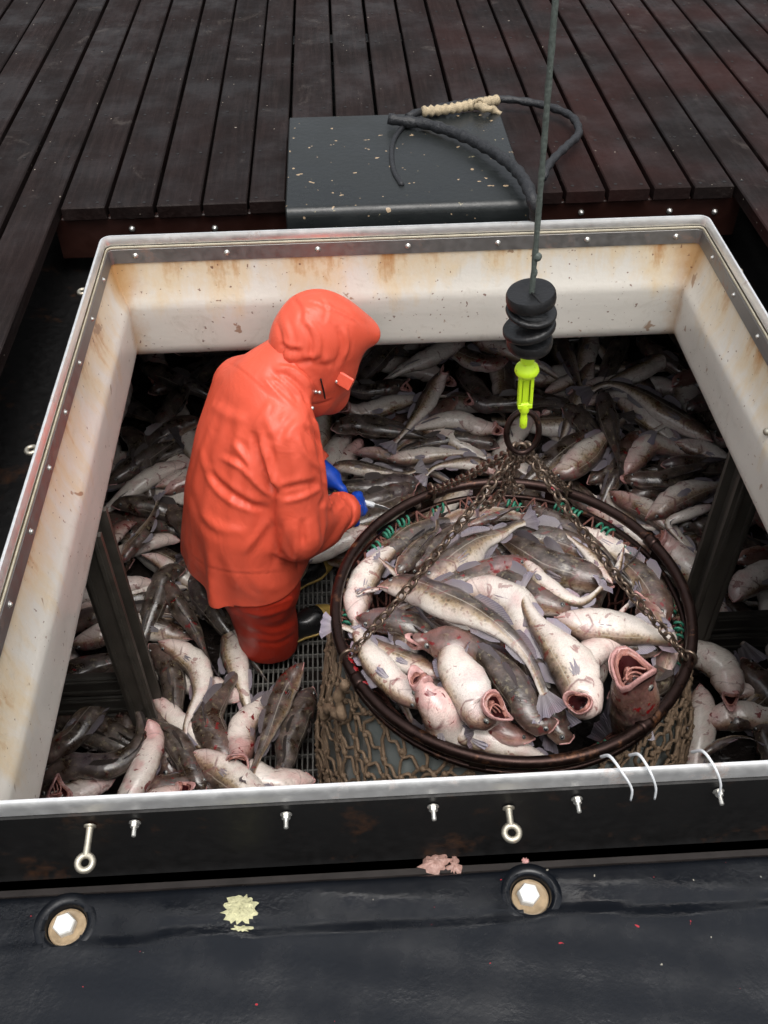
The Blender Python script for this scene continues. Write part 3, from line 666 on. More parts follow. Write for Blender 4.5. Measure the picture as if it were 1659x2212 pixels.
P, _ = smooth_path([D1+(0, 0, -.17), D1, (.1905, -.02, .62), (.1815, -.02, .947), (.170, -.02, 1.5), (.11, -.02, 3.6)], 160)
tw = np.arange(160); mb = MB().tube(P, .0062+.0004*np.sin(tw*2.3), 10, lump=.10, tw=.8)
k_ = int(160*.055); mb.ball(D1+(.004, -.004, .075), (.009, .008, .010), 8, 6); mb.ball(D1+(.001, 0, .035), (.0075, .0075, .012), 8, 6)
tag(mb.build('hoist_rope', M['wire']), label='taut grey green hoist rope running up out of the picture', cat='rope')
# ------------------------------------------------------------------ posts, bin boards, floor grating
def post(x, y, s, lab):
    p = empty('bin_post', (x, y, -1.6), label=lab, cat='post')
    h = 1.19; zc = -1.6+h/2
    MB().box((x, y, zc), (.026, .085, h), bev=.004).build('web', M['post'], p, smooth=False)
    for yy in (-.050, .050): MB().box((x, y+yy, zc), (.086, .018, h), bev=.004).build('flange', M['post'], p, smooth=False)
    for q in (-1, 1): MB().box((x+q*.025, y-.062, zc), (.010, .014, h), bev=.003).build('rib', M['post'], p, smooth=False)
    return p
post(-.950, .125, -1, 'grey channel post standing among the cod left of the fisherman'); post(1.005, .335, 1, 'grey channel post standing among the cod right of the basket')
for s, x0, x1, y, nb, zt in ((-1, -.97, -2.34, .125, 5, -1.14), (1, 1.05, 2.34, .335, 4, -1.24)):
    for k in range(nb):
        z = zt-.03-k*.105
        o = MB(); o.box(((x0+x1)/2, y, z), (abs(x1-x0), .030, .098), bev=.006); o.box(((x0+x1)/2, y-.017, z+.030), (abs(x1-x0), .008, .014), bev=.002); o.box(((x0+x1)/2, y-.017, z-.022), (abs(x1-x0), .008, .014), bev=.002)
        side = 'left' if s < 0 else 'right'
        tag(o.build('bin_board', M['board'], smooth=False), label='%s dark bin board slotted into the %s post' % (['top', 'second', 'third', 'fourth', 'bottom'][k], side), cat='bin board', group='bin boards beside the %s post' % side)
mb = MB(); gx0, gx1, gy0, gy1 = -.74, -.31, -.30, .90; z = -1.4895
for x in np.arange(gx0, gx1+.001, .0185): mb.box((x, (gy0+gy1)/2, z), (.0050, gy1-gy0, .022))
for y in np.arange(gy0, gy1+.001, .062): mb.box(((gx0+gx1)/2, y, z-.003), (gx1-gx0, .005, .018))
for x in (gx0, gx1): mb.box((x, (gy0+gy1)/2, z), (.008, gy1-gy0+.008, .026))
for x in (gx0+.06, gx1-.06):
    for y in (gy0+.05, gy1-.05): mb.box((x, y, -1.553), (.03, .03, .104))
tag(mb.build('floor_grating', M['grate'], smooth=False), label='grey slatted floor grating under the fisherman between cod and basket', cat='grating')
# ------------------------------------------------------------------ worker in oilskins
def surface_nets(f, lo, hi, h):
    lo = np.array(lo, float); n = np.ceil((np.array(hi)-lo)/h).astype(int)+1
    g = [lo[k]+h*np.arange(n[k]) for k in range(3)]
    X, Y, Z = np.meshgrid(*g, indexing='ij'); S = f(np.stack([X, Y, Z], -1)); ins = S < 0
    nx, ny, nz = S.shape; acc = np.zeros((nx-1, ny-1, nz-1, 3)); cnt = np.zeros((nx-1, ny-1, nz-1))
    cor = [(i, j, k) for i in (0, 1) for j in (0, 1) for k in (0, 1)]
    for a in cor:
        for ax in range(3):
            if a[ax]: continue
            b = list(a); b[ax] = 1; b = tuple(b)
            sa = S[a[0]:nx-1+a[0], a[1]:ny-1+a[1], a[2]:nz-1+a[2]]; sb = S[b[0]:nx-1+b[0], b[1]:ny-1+b[1], b[2]:nz-1+b[2]]
            m = (sa < 0) != (sb < 0); t = np.where(m, sa/np.where(m, sa-sb, 1), 0)
            for k in range(3): acc[..., k] += m*(a[k]+(t if k == ax else 0))
            cnt += m
    act = cnt > 0; idx = -np.ones(act.shape, int); idx[act] = np.arange(act.sum())
    I = np.argwhere(act); V = lo+h*(I+acc[act]/cnt[act][:, None]); Fc = []
    for ax in range(3):
        o = [0, 1, 2]; o.remove(ax); u, v = o; sl_a = [slice(1, -1)]*3; sl_a[ax] = slice(0, -1); sl_b = [slice(1, -1)]*3; sl_b[ax] = slice(1, None)
        A, B = ins[tuple(sl_a)], ins[tuple(sl_b)]; ch = np.argwhere(A != B); base = ch.copy(); base[:, u] += 1; base[:, v] += 1
        fl = A[tuple(ch.T)]
        def at(du, dv): q = base.copy(); q[:, u] -= du; q[:, v] -= dv; return idx[tuple(q.T)]
        q = np.stack([at(1, 1), at(0, 1), at(0, 0), at(1, 0)], 1)
        if ax == 1: fl = ~fl
        q[~fl] = q[~fl][:, ::-1]; Fc.append(q)
    Fc = np.concatenate(Fc); Fc = Fc[(Fc >= 0).all(1)]
    return V, Fc
def smin(a, b, k): h = np.clip(.5+.5*(b-a)/k, 0, 1); return b*(1-h)+a*h-k*h*(1-h)
def smax(a, b, k): return -smin(-a, -b, k)
def s_cap(p, a, b, ra, rb, sc=None):
    a, b = np.array(a, float), np.array(b, float); d = b-a; t = np.clip(((p-a)@d)/(d@d), 0, 1)
    return np.linalg.norm(p-a-t[..., None]*d, axis=-1)-(ra+(rb-ra)*t)
def s_ell(p, c, r, R=None):
    q = p-np.array(c)
    if R is not None: q = q @ np.asarray(R)
    r = np.array(r); k = np.linalg.norm(q/r, axis=-1); return (k-1)*r.min()*np.where(k > 1, 1.2, 1)
def s_loft(p, rows):
    h = p[..., 2]; rows = np.array(rows); g = lambda k: np.interp(h, rows[:, 0], rows[:, k])
    x, y = (p[..., 0]-g(1))/g(3), (p[..., 1]-g(2))/g(4)
    k = (np.abs(x)**2.3+np.abs(y)**2.3)**(1/2.3); m = np.minimum(g(3), g(4)); d = (k-1)*m
    return np.maximum(d, np.maximum(rows[0, 0]-h, h-rows[-1, 0]))
def vn(p, f, seed=0):                            # cheap smooth noise
    x, y, z = p[..., 0]*f, p[..., 1]*f, p[..., 2]*f; s = seed*1.7
    return (np.sin(x*1.0+2.1*np.sin(y*.7+s)+s)*np.cos(y*1.3+1.7*np.sin(z*.9+s*2))+np.sin(z*1.1+1.9*np.sin(x*.8-s)+1.3*s))*.5
def ridge(q, w): return np.exp(-(q/w)**2)
PO = np.array([-.50, .62, -1.607+.03]); PF = math.atan2(.53, .85)-PI/2
def wp(x, y, z): c, s = math.cos(PF), math.sin(PF); return PO+np.array([c*x-s*y, s*x+c*y, z])
worker = empty('person', tuple(PO), label='fisherman in orange hooded oilskins and blue gloves standing bent among the cod', cat='person'); worker.rotation_euler = (0, 0, PF)
bpy.context.view_layer.update()
def pbuild(name, f, lo, hi, h, mats, smooth_it=1, parent=None, post=None):
    V, Fc = surface_nets(f, lo, hi, h)
    me = bpy.data.meshes.new(name); me.from_pydata(V.tolist(), [], Fc.tolist())
    for m in (mats if isinstance(mats, list) else [mats]): me.materials.append(m)
    me.polygons.foreach_set('use_smooth', [True]*len(me.polygons))
    import bmesh
    bm = bmesh.new(); bm.from_mesh(me)
    for _ in range(smooth_it): bmesh.ops.smooth_vert(bm, verts=bm.verts, factor=.5, use_axis_x=True, use_axis_y=True, use_axis_z=True)
    bmesh.ops.recalc_face_normals(bm, faces=bm.faces); bm.to_mesh(me); bm.free()
    o = bpy.data.objects.new(name, me); C.objects.link(o); o.parent = parent or worker
    return o
SR, ER, WR = (.185, .01, 1.13), (.255, -.035, .880), (.155, .21, .70)
SL, EL, WL = (-.175, .02, 1.125), (-.26, .10, .87), (-.05, .235, .735)
HR, KR, AR = (.095, -.155, .80), (.120, -.135, .50), (.105, -.125, .145)
HL, KL, AL = (-.085, -.12, .80), (-.115, .01, .50), (-.110, .020, .145)
TOR = [(.600, 0, -.120, .262, .222), (.66, 0, -.122, .258, .210), (.75, 0, -.115, .250, .190), (.90, 0, -.090, .238, .172), (1.03, 0, -.055, .240, .160), (1.12, 0, -.015, .235, .150), (1.19, 0, .015, .205, .130), (1.25, 0, .05, .150, .115), (1.31, 0, .10, .09, .10), (1.34, 0, .12, .03, .04)]
def sleeve_folds(p, S, E, Wd, side):
    S, E, Wd = map(np.array, (S, E, Wd))
    d = Wd-E; t = ((p-E)@d)/(d@d); u = E-S; tu = ((p-S)@u)/(u@u)
    v = vn(p, 9, side)*.35
    a = .010*np.sin((t*9+v*3+p[..., 0]*9)*1.0)*ridge(t-.25, .5)
    b = .012*np.sin(tu*13+v*4+(p[..., 1]-p[..., 0])*14)*ridge(tu-.75, .45)
    return (a+b)*.35
def f_jacket(p):
    tor = s_loft(p, TOR)
    x, y, z = p[..., 0], p[..., 1], p[..., 2]
    # drape: long folds from the armpits down to the hem, and across the small of the back
    v = vn(p, 6, 2)
    ang = np.arctan2(y+.1, x)
    fold = .010*np.sin(ang*7+v*1.6+z*3)*np.clip((1.05-z)/.5, 0, 1)
    fold += .014*ridge((x-.05)*.75+(z-.93)*.75+v*.02, .022)*ridge(y+.25, .17)-.012*ridge((x+.0)*.75+(z-.86)*.75+v*.02, .028)*ridge(y+.25, .17)
    fold += .016*ridge((x-.12)*.55+(z-.80)*.85+v*.03, .025)*(x > -.1)-.016*ridge((x-.12)*.55+(z-.73)*.85+v*.03, .03)*(x > -.1)
    fold += .008*vn(p, 13, 5)+.004*vn(p, 27, 9)
    tor = tor-fold*.28
    arm = smin(s_cap(p, SR, ER, .098, .086), s_cap(p, ER, WR, .086, .070), .06)-sleeve_folds(p, SR, ER, WR, 1)-.001*vn(p, 25, 3)
    arm = smax(arm, ((p-np.array(WR))@(np.array(WR)-np.array(ER))/np.linalg.norm(np.array(WR)-np.array(ER)))-.012, .006)
    arl = smin(s_cap(p, SL, EL, .095, .080), s_cap(p, EL, WL, .080, .064), .035)-sleeve_folds(p, SL, EL, WL, 2)
    arl = smax(arl, ((p-np.array(WL))@(np.array(WL)-np.array(EL))/np.linalg.norm(np.array(WL)-np.array(EL)))-.012, .006)
    d = smin(tor, arm, .06); d = smin(d, arl, .06)
    # armpit crease
    # collar
    d = smin(d, s_cap(p, (0, .05, 1.20), (0, .17, 1.27), .125, .11), .03)
    return smax(d, .602+.012*np.sin(ang*3+1)-z, .004)
def mat_oilskin(name, col, dk):
    m = NT(name); P = m.coord('Object'); n = m.noise(P, 5, 5, .6); f = m.noise(P, 130, 3, .6); w = m.noise(m.coord('Object', (1, 1, .5)), 11, 4, .6, .8)
    c = m.mix(n, dk, col); c = m.mix(m.math('MULTIPLY', m.ramp(m.noise(P, 16, 4, .7), [(.62, 0.0), (.76, .45)]), .5), c, tuple(x*.55 for x in dk))
    m.bump(m.math('ADD', m.math('MULTIPLY', w, 1.6), m.math('MULTIPLY', f, .05)), .35, .008)
    return m.out(c, m.ramp(m.noise(P, 9, 4), [(.35, .34), (.65, .58)]), Specular_IOR_Level=.40, Sheen_Weight=.0)
M['jacket'] = mat_oilskin('orange_oilskin', (.76, .112, .060), (.65, .082, .042)); M['trousers'] = mat_oilskin('red_orange_oilskin', (.50, .036, .015), (.38, .024, .010))
jk = pbuild('jacket', f_jacket, (-.40, -.42, .44), (.44, .44, 1.42), .0135, M['jacket'], 2)
def open_end(o, tests):                # cut away the cap of the hem and of the cuffs
    import bmesh
    bm = bmesh.new(); bm.from_mesh(o.data); bm.normal_update(); kill = []
    for f in bm.faces:
        c = np.array(f.calc_center_median()); n = np.array(f.normal)
        for q, d, r in tests:
            if n@np.array(d) > .75 and abs((c-np.array(q))@np.array(d)) < .035 and np.linalg.norm(c-np.array(q)) < r: kill.append(f)
    bmesh.ops.delete(bm, geom=list(set(kill)), context='FACES')
    bm.verts.ensure_lookup_table(); seen = set(); isl = []
    for v in bm.verts:
        if v in seen: continue
        st = [v]; seen.add(v); grp = []
        while st:
            q = st.pop(); grp.append(q)
            for e in q.link_edges:
                r = e.other_vert(q)
                if r not in seen: seen.add(r); st.append(r)
        isl.append(grp)
    isl.sort(key=len); bmesh.ops.delete(bm, geom=[v for g_ in isl[:-1] for v in g_], context='VERTS')
    bm.to_mesh(o.data); bm.free()
nR = np.array(WR)-np.array(ER); nR /= np.linalg.norm(nR); nL = np.array(WL)-np.array(EL); nL /= np.linalg.norm(nL)
open_end(jk, [((0, -.12, .605), (0, 0, -1), .5), (np.array(WR)+nR*.01, nR, .12), (np.array(WL)+nL*.01, nL, .12)])
def f_col(p):                          # the wearer's bulk, on which the cloth settles
    tor = s_loft(p, [(a, b, c, d-.034, e-.030) for a, b, c, d, e in TOR])
    arm = smin(s_cap(p, SR, ER, .070, .058), s_cap(p, ER, WR, .056, .048), .03); arl = smin(s_cap(p, SL, EL, .070, .055), s_cap(p, EL, WL, .055, .045), .03)
    leg = smin(s_cap(p, HR, KR, .130, .145), s_cap(p, HL, KL, .120, .130), .06)
    return smin(smin(smin(tor, arm, .03), arl, .03), smin(leg, s_cap(p, (0, -.11, .8), (0, -.11, .5), .16, .16), .04), .03)
col = pbuild('wearer', f_col, (-.40, -.42, .2), (.44, .44, 1.42), .022, M['jacket'], 1)
col.modifiers.new('c', 'COLLISION'); col.collision.thickness_outer = .004
vg = jk.vertex_groups.new(name='pin')
for v in jk.data.vertices:
    q = np.array(v.co); wg = min(1, max(0, (q[2]-1.19)/.06))
    for Wp in (WR, WL): wg = max(wg, min(1, max(0, (.10-np.linalg.norm(q-np.array(Wp)))/.03)))
    if wg > 0: vg.add([v.index], wg, 'REPLACE')
cm = jk.modifiers.new('cloth', 'CLOTH'); cs = cm.settings; cs.vertex_group_mass = 'pin'; cs.quality = 6; cs.mass = .35
cs.tension_stiffness = 30; cs.compression_stiffness = 30; cs.shear_stiffness = 10; cs.bending_stiffness = 6.0; cs.air_damping = 1; cs.shrink_min = -.075
cm.collision_settings.distance_min = .006; cm.collision_settings.use_self_collision = False
cm.point_cache.frame_start = 1; cm.point_cache.frame_end = 30
for fr in range(1, 27): scene.frame_set(fr)
me_ = bpy.data.meshes.new_from_object(jk.evaluated_get(bpy.context.evaluated_depsgraph_get()))
jk.modifiers.clear(); jk.data = me_; me_.name = 'jacket'; bpy.data.objects.remove(col); scene.frame_set(1)
def refine(o, it, sub=1):
    import bmesh
    bm = bmesh.new(); bm.from_mesh(o.data)
    for _ in range(it): bmesh.ops.smooth_vert(bm, verts=bm.verts, factor=.5, use_axis_x=True, use_axis_y=True, use_axis_z=True)
    if sub: bmesh.ops.subdivide_edges(bm, edges=bm.edges, cuts=1, use_grid_fill=True, smooth=0)
    for _ in range(it): bmesh.ops.smooth_vert(bm, verts=bm.verts, factor=.5, use_axis_x=True, use_axis_y=True, use_axis_z=True)
    bm.to_mesh(o.data); bm.free(); o.data.polygons.foreach_set('use_smooth', [True]*len(o.data.polygons)); o.data.update()
refine(jk, 4)
sf = jk.modifiers.new('thick', 'SOLIDIFY'); sf.thickness = .0035; sf.offset = -1
def crease(o, folds):
    me = o.data; n = len(me.vertices); V = np.zeros(n*3); me.vertices.foreach_get('co', V); V = V.reshape(-1, 3)
    Nn = np.zeros(n*3); me.vertices.foreach_get('normal', Nn); Nn = Nn.reshape(-1, 3)
    c, s = math.cos(PF), math.sin(PF); Rz = np.array([[c, -s, 0], [s, c, 0], [0, 0, 1.]]); Wd = V @ Rz.T+PO
    q = (Wd-CAM) @ MR; px = np.stack([CX+F*q[:, 0]/-q[:, 2], CY-F*q[:, 1]/-q[:, 2]], 1)
    view = CAM-Wd; view /= np.linalg.norm(view, axis=1)[:, None]; face = np.clip(((Nn @ Rz.T)*view).sum(1)*2+.1, 0, 1)
    disp = np.zeros(n)
    for pts, amp, wd in folds:
        P, _ = smooth_path(np.c_[np.array(pts, float), np.zeros(len(pts))], 40); P = P[:, :2]; T = np.gradient(P, axis=0); T /= np.linalg.norm(T, axis=1)[:, None]
        D2 = np.linalg.norm(px[:, None]-P[None], axis=2); k = D2.argmin(1); d = px-P[k]; sd_ = d[:, 0]*T[k, 1]-d[:, 1]*T[k, 0]; dist = D2.min(1)
        t = k/39.0; env = np.clip(np.minimum(t, 1-t)*5, .0, 1)
        end = np.exp(-((dist**2-sd_**2).clip(0))/(wd*.6)**2)
        disp += amp*(np.exp(-(sd_/wd)**2)-.55*np.exp(-((sd_-wd*1.7)/(wd*1.2))**2))*env*end
    V = V+Nn*(disp*face)[:, None]; me.vertices.foreach_set('co', V.ravel()); me.update()
crease(jk, [([(590, 800), (625, 815), (655, 845), (668, 880)], -.010, 6), ([(585, 815), (612, 835), (640, 870)], .009, 6), ([(600, 790), (640, 800), (680, 840)], .008, 5),([(636, 1112), (642, 1180), (646, 1250)], -.003, 2.5), ([(655, 1120), (667, 1080), (675, 1040)], -.002, 2), ([(390, 1180), (450, 1225), (540, 1240), (650, 1232)], -.003, 3), ([(468, 775), (520, 800), (600, 870)], -.003, 3),
 ([(548, 930), (556, 985), (580, 1040), (598, 1075)], -0.0186, 8.6), ([(575, 965), (585, 1010), (600, 1060)], 0.0087, 7.0),
 ([(470, 985), (520, 1010), (560, 1050), (600, 1080)], 0.0087, 7.0), ([(440, 1010), (480, 1050), (540, 1090), (590, 1098)], -0.0087, 7.8),
 ([(430, 960), (455, 1040), (500, 1085), (560, 1110)], 0.0068, 7.0), ([(500, 950), (535, 1000), (560, 1050)], 0.0081, 7.8),
 ([(590, 860), (560, 910), (552, 940)], 0.0074, 9.4), ([(640, 890), (610, 930), (600, 960)], -0.0068, 9.4), ([(600, 870), (580, 900), (590, 950)], 0.0081, 10.9),
 ([(655, 915), (690, 955), (700, 990)], -0.0099, 6.2), ([(640, 930), (660, 980), (700, 1020)], 0.0074, 7.0), ([(670, 900), (700, 935), (706, 960)], 0.0074, 5.5),
 ([(600, 1060), (640, 1050), (690, 1040)], -0.0068, 7.0), ([(605, 1085), (650, 1075), (700, 1050)], 0.0062, 6.2), ([(690, 1040), (705, 1065), (690, 1100)], -0.0074, 5.5), ([(712, 1045), (722, 1070), (708, 1105)], 0.0062, 4.7), ([(730, 1055), (738, 1080), (725, 1100)], -0.0050, 3.9),
 ([(590, 1110), (560, 1150), (520, 1200)], 0.0062, 9.4), ([(610, 1120), (600, 1170), (590, 1230)], -0.0062, 7.8), ([(635, 1120), (640, 1180), (630, 1235)], 0.0062, 7.8), ([(655, 1120), (655, 1180)], -0.0050, 6.2),
 ([(580, 790), (610, 830), (650, 870)], -0.0074, 7.0), ([(565, 810), (600, 850), (640, 885)], 0.0062, 6.2), ([(450, 870), (500, 900), (540, 905)], 0.0050, 12.5), ([(420, 1100), (470, 1140), (540, 1150)], 0.0043, 10.9), ([(400, 1040), (430, 1120), (480, 1170)], -0.0050, 10.9),
])
# hood
def f_hood(p):
    x, y, z = p[..., 0], p[..., 1], p[..., 2]
    R = rotx(-.55)
    d = s_ell(p, (0, .225, 1.325), (.126, .148, .160), R)
    d = smin(d, s_cap(p, (0, .13, 1.20), (0, .27, 1.25), .112, .108), .05)
    d = smin(d, s_ell(p, (0, .300, 1.330), (.106, .115, .085), rotx(-.30)), .05)        # peak over the brow
    for s_ in (-1, -.5, 0, .5, 1): d = smin(d, s_cap(p, (s_*.055, .29, 1.375), (s_*.062, .402-.008*s_*s_, 1.306), .050, .032), .035)
    d = smin(d, s_ell(p, (0, .262, 1.20), (.106, .086, .115), rotx(-.2)), .04); d = smin(d, s_cap(p, (0, .22, 1.13), (0, .26, 1.10), .095, .075), .04);             # cheeks and chin guard
    v = vn(p, 9, 4)
    fo = .009*np.sin(z*34+y*18+v*2.2)*ridge(z-1.18, .07)+.007*vn(p, 14, 8)
    fo += .006*np.sin(x*38+v*3)*ridge(z-1.44, .05)
    d = d-fo*.35
    n = np.array([0, .93, -.37])
    cav = s_cap(p, (0, .27, 1.215), np.array([0, .27, 1.215])+n*.5, .084, .092)
    cav2 = s_cap(p, (0, .34, 1.275), np.array([0, .34, 1.275])+n*.4, .070, .08)
    d = smax(d, -smin(cav, cav2, .03), .006)
    return d
hd = pbuild('hood', f_hood, (-.18, .0, 1.03), (.18, .50, 1.52), .0062, M['jacket'], 1)
crease(hd, [([(598, 690), (610, 750), (602, 800)], -.006, 5), ([(612, 680), (628, 740), (625, 800)], .005, 5), ([(650, 690), (672, 735), (668, 790)], -.007, 5), ([(668, 690), (690, 730), (688, 780)], .005, 5), ([(650, 646), (700, 662), (770, 700)], -.004, 3), ([(728, 700), (738, 750), (722, 800)], -.007, 5), ([(745, 705), (752, 745), (740, 780)], .005, 4), ([(630, 640), (650, 670), (645, 710)], -.005, 5), ([(690, 640), (705, 665), (700, 700)], -.004, 4), ([(590, 770), (640, 785), (700, 775)], -.006, 6), ([(688, 664), (730, 678), (776, 700)], -0.0021, 2.5), ([(640, 660), (700, 690), (745, 740)], -0.0018, 2.5), ([(655, 872), (690, 872), (720, 862)], -.004, 3), ([(602, 740), (625, 755), (655, 760)], -0.0070, 5.6), ([(640, 770), (690, 790), (730, 780)], -0.0042, 6.4),
 ([(590, 810), (620, 820), (650, 845), (668, 870)], 0.0105, 6.4), ([(585, 790), (630, 795), (665, 830), (680, 860)], -0.0112, 6.4), ([(595, 830), (625, 845), (640, 870)], -0.0070, 5.6), ([(610, 850), (630, 860), (638, 878)], 0.0070, 4.8),
 ([(700, 650), (750, 672), (785, 700)], -0.0042, 4.0), ([(600, 690), (615, 650), (650, 630)], 0.0035, 6.4), ([(680, 760), (700, 800), (700, 850)], -0.0042, 7.2)])
# seams, hem binding, flap, snaps and cord on the hood
def on_surface(o, u, v, lift=0.):
    n = len(o.data.vertices); V = np.zeros(n*3); o.data.vertices.foreach_get('co', V); V = V.reshape(-1, 3)
    c, s = math.cos(PF), math.sin(PF); Rz = np.array([[c, -s, 0], [s, c, 0], [0, 0, 1.]]); Wd = V @ Rz.T+PO
    q = (Wd-CAM) @ MR; d = np.hypot(CX+F*q[:, 0]/-q[:, 2]-u, CY-F*q[:, 1]/-q[:, 2]-v); k = np.where(d < 7)[0]
    if len(k) == 0: k = np.argsort(d)[:8]
    k = k[np.argmin(-q[k, 2])]; vw = CAM-Wd[k]; vw /= np.linalg.norm(vw); return Wd[k]+vw*lift, vw
def adopt(o): 
    m_ = worker.matrix_world.inverted() @ o.matrix_world; o.parent = hd; o.matrix_basis = m_; return o
p0, vw = on_surface(hd, 728, 826, .004)
mb = MB(); mb.box(p0+np.array([.030, 0, -.004]), (.050, .010, .044), 0, rotz(-.5) @ roty(.35) @ rotx(-.4), bev=.004); adopt(mb.build('chin_flap', M['jacket'], smooth=False))
for u_, v_ in ((678, 852), (694, 853), (681, 880), (731, 828)):
    p1, vw = on_surface(hd if v_ < 870 else jk, u_, v_, .002)
    adopt(MB().lathe(p1, [(.0065, -.004), (.0065, .001), (.005, .0035), (0, .0045)], 12, 0, align(vw)).build('snap', M['bolt']))
P, _ = smooth_path([on_surface(hd, a_, b_, .006)[0] for a_, b_ in ((697, 824), (702, 838), (704, 852))]+[on_surface(hd, 704, 852, .006)[0]+(.002, 0, -.025)], 24)
adopt(MB().tube(P, .0026, 6).build('draw_cord', M['disc']))
# trousers
def f_tr(p):
    z = p[..., 2]; ds = []
    for i, (H_, K_, A_) in enumerate(((HR, KR, AR), (HL, KL, AL))):
        d = smin(s_cap(p, H_, K_, .115, .132), s_cap(p, K_, A_, .134, .104), .04); v = vn(p, 7, i)
        d = d-.003*np.sin(z*26+v*3.2+p[..., 0]*12+p[..., 1]*9)*np.clip((.62-z)/.3, .1, 1)-.006*vn(p, 17, i+4)-.0015*np.sin(z*46+v*4)*ridge(z-.22, .09)
        A = np.array(A_); d = smax(d, -s_cap(p, A-(0, 0, .1), A+(0, 0, .03), .088, .080), .004)
        ds.append(d)
    d = smin(ds[0], ds[1], .02)
    return smax(d, .150+.014*np.sin(np.arctan2(p[..., 1], p[..., 0]-.1)*3)-z, .004)
tr = pbuild('trousers', f_tr, (-.32, -.30, 0), (.32, .30, .80), .0085, M['trousers'], 1)
crease(tr, [([(475, 1250), (520, 1280), (600, 1290), (650, 1262)], -0.0050, 7.2), ([(500, 1290), (560, 1310), (640, 1290)], 0.0050, 7.2), ([(505, 1320), (570, 1340), (655, 1310)], -0.0050, 6.3), ([(520, 1345), (590, 1365), (655, 1340)], 0.0044, 6.3),
 ([(480, 1262), (510, 1320), (535, 1375)], -0.0039, 7.2), ([(620, 1262), (630, 1300), (600, 1350)], 0.0033, 6.3), ([(655, 1265), (645, 1310), (655, 1350)], -0.0033, 5.4), ([(540, 1385), (600, 1390), (650, 1362)], -0.0039, 5.4), ([(560, 1265), (600, 1275), (640, 1300)], 0.0039, 6.3)])
# boots
M['boot'] = mat_flat('black_rubber_boot', (.014, .014, .014), .30, .4, 20, Coat_Weight=.2); M['sole'] = mat_flat('ochre_boot_sole', (.42, .28, .07), .5, .3, 30)
for A_, a in ((AR, -.06), (AL, .10)):
    ax, ay = A_[0], A_[1]+.060; c, s = math.cos(a), math.sin(a)
    L_ = lambda x, y, z: (ax+c*x-s*y, ay+s*x+c*y, z)
    f_b = lambda p: smin(smin(s_cap(p, L_(0, 0, .30), L_(0, -.01, .09), .060, .055), s_cap(p, L_(0, -.03, .058), L_(0, .13, .058), .046, .050), .04), s_cap(p, L_(0, .13, .055), L_(0, .185, .050), .050, .042), .03)
    g_b = lambda p: smax(f_b(p), .020-p[..., 2], .004)
    b = pbuild('boot', g_b, (ax-.13, ay-.16, -.01), (ax+.13, ay+.30, .40), .010, M['boot'], 1); b.location = (0, 0, .10)
    f_s = lambda p: smax(smax(f_b(p)-.006, p[..., 2]-.040, .003), .002-p[..., 2], .003)
    f_cap = lambda p: smax(smax(f_b(p)-.0035, (L_(0, .165, 0)[1]-p[..., 1]), .004), .03-p[..., 2], .003)
    pbuild('sole', lambda p: np.minimum(f_s(p), f_cap(p)), (ax-.13, ay-.16, -.02), (ax+.13, ay+.30, .12), .007, M['sole'], 1, parent=b)
# body: one continuous figure under the clothes, with face and hands
M['skin'] = mat_flat('weathered_skin', (.50, .26, .19), .45, .12, 40)
hn = np.array([0, .78, -.62]); hc = np.array([0, .255, 1.275]); RH = rotx(-.67)
def hp(x, y, z): return hc+RH @ np.array([x, y, z])
FING = []
def hand_pts(Wp, dirv, palm, side):
    d = np.array(dirv, float); d /= np.linalg.norm(d); pn = np.array(palm, float); pn -= d*(pn@d); pn /= np.linalg.norm(pn); lat = np.cross(d, pn)*side
    Wp = np.array(Wp, float); caps = [(Wp-d*.04, Wp+d*.03, .026, .030)]
    kn = []
    for k, (o, ln, cu) in enumerate(((.030, .070, .9), (.010, .078, 1.0), (-.010, .072, 1.05), (-.029, .058, 1.1))):
        b = Wp+d*.085+lat*o; caps.append((Wp+d*.02+lat*o*.6, b, .016, .0125)); q = b; dd = d.copy()
        for j, seg in enumerate((.45, .32, .23)):
            a = cu*(.35+.55*j); dj = d*math.cos(a)+pn*math.sin(a); e = q+dj*ln*seg; caps.append((q, e, .0105-.001*j, .0098-.001*j)); q = e
    b = Wp+d*.02+lat*.022; t1 = b+(lat*.75+d*.55+pn*.25)*.045; t2 = t1+(d*.85+pn*.45)*.032
    caps += [(b, t1, .015, .0125), (t1, t2, .012, .010)]
    return caps
HANDS = [hand_pts((.150, .225, .685), (-.35, .80, -.35), (-.75, -.35, -.45), -1), hand_pts((-.040, .250, .715), (.62, .42, -.66), (.10, -.80, -.60), 1)]
def f_hand(p, caps, off):
    ds = [s_cap(p, *c)-off for c in caps]; d = ds[0]
    for k, e in enumerate(ds[1:]): d = smin(d, e, .006 if k not in (0, 4, 8, 12) else .012)
    return d
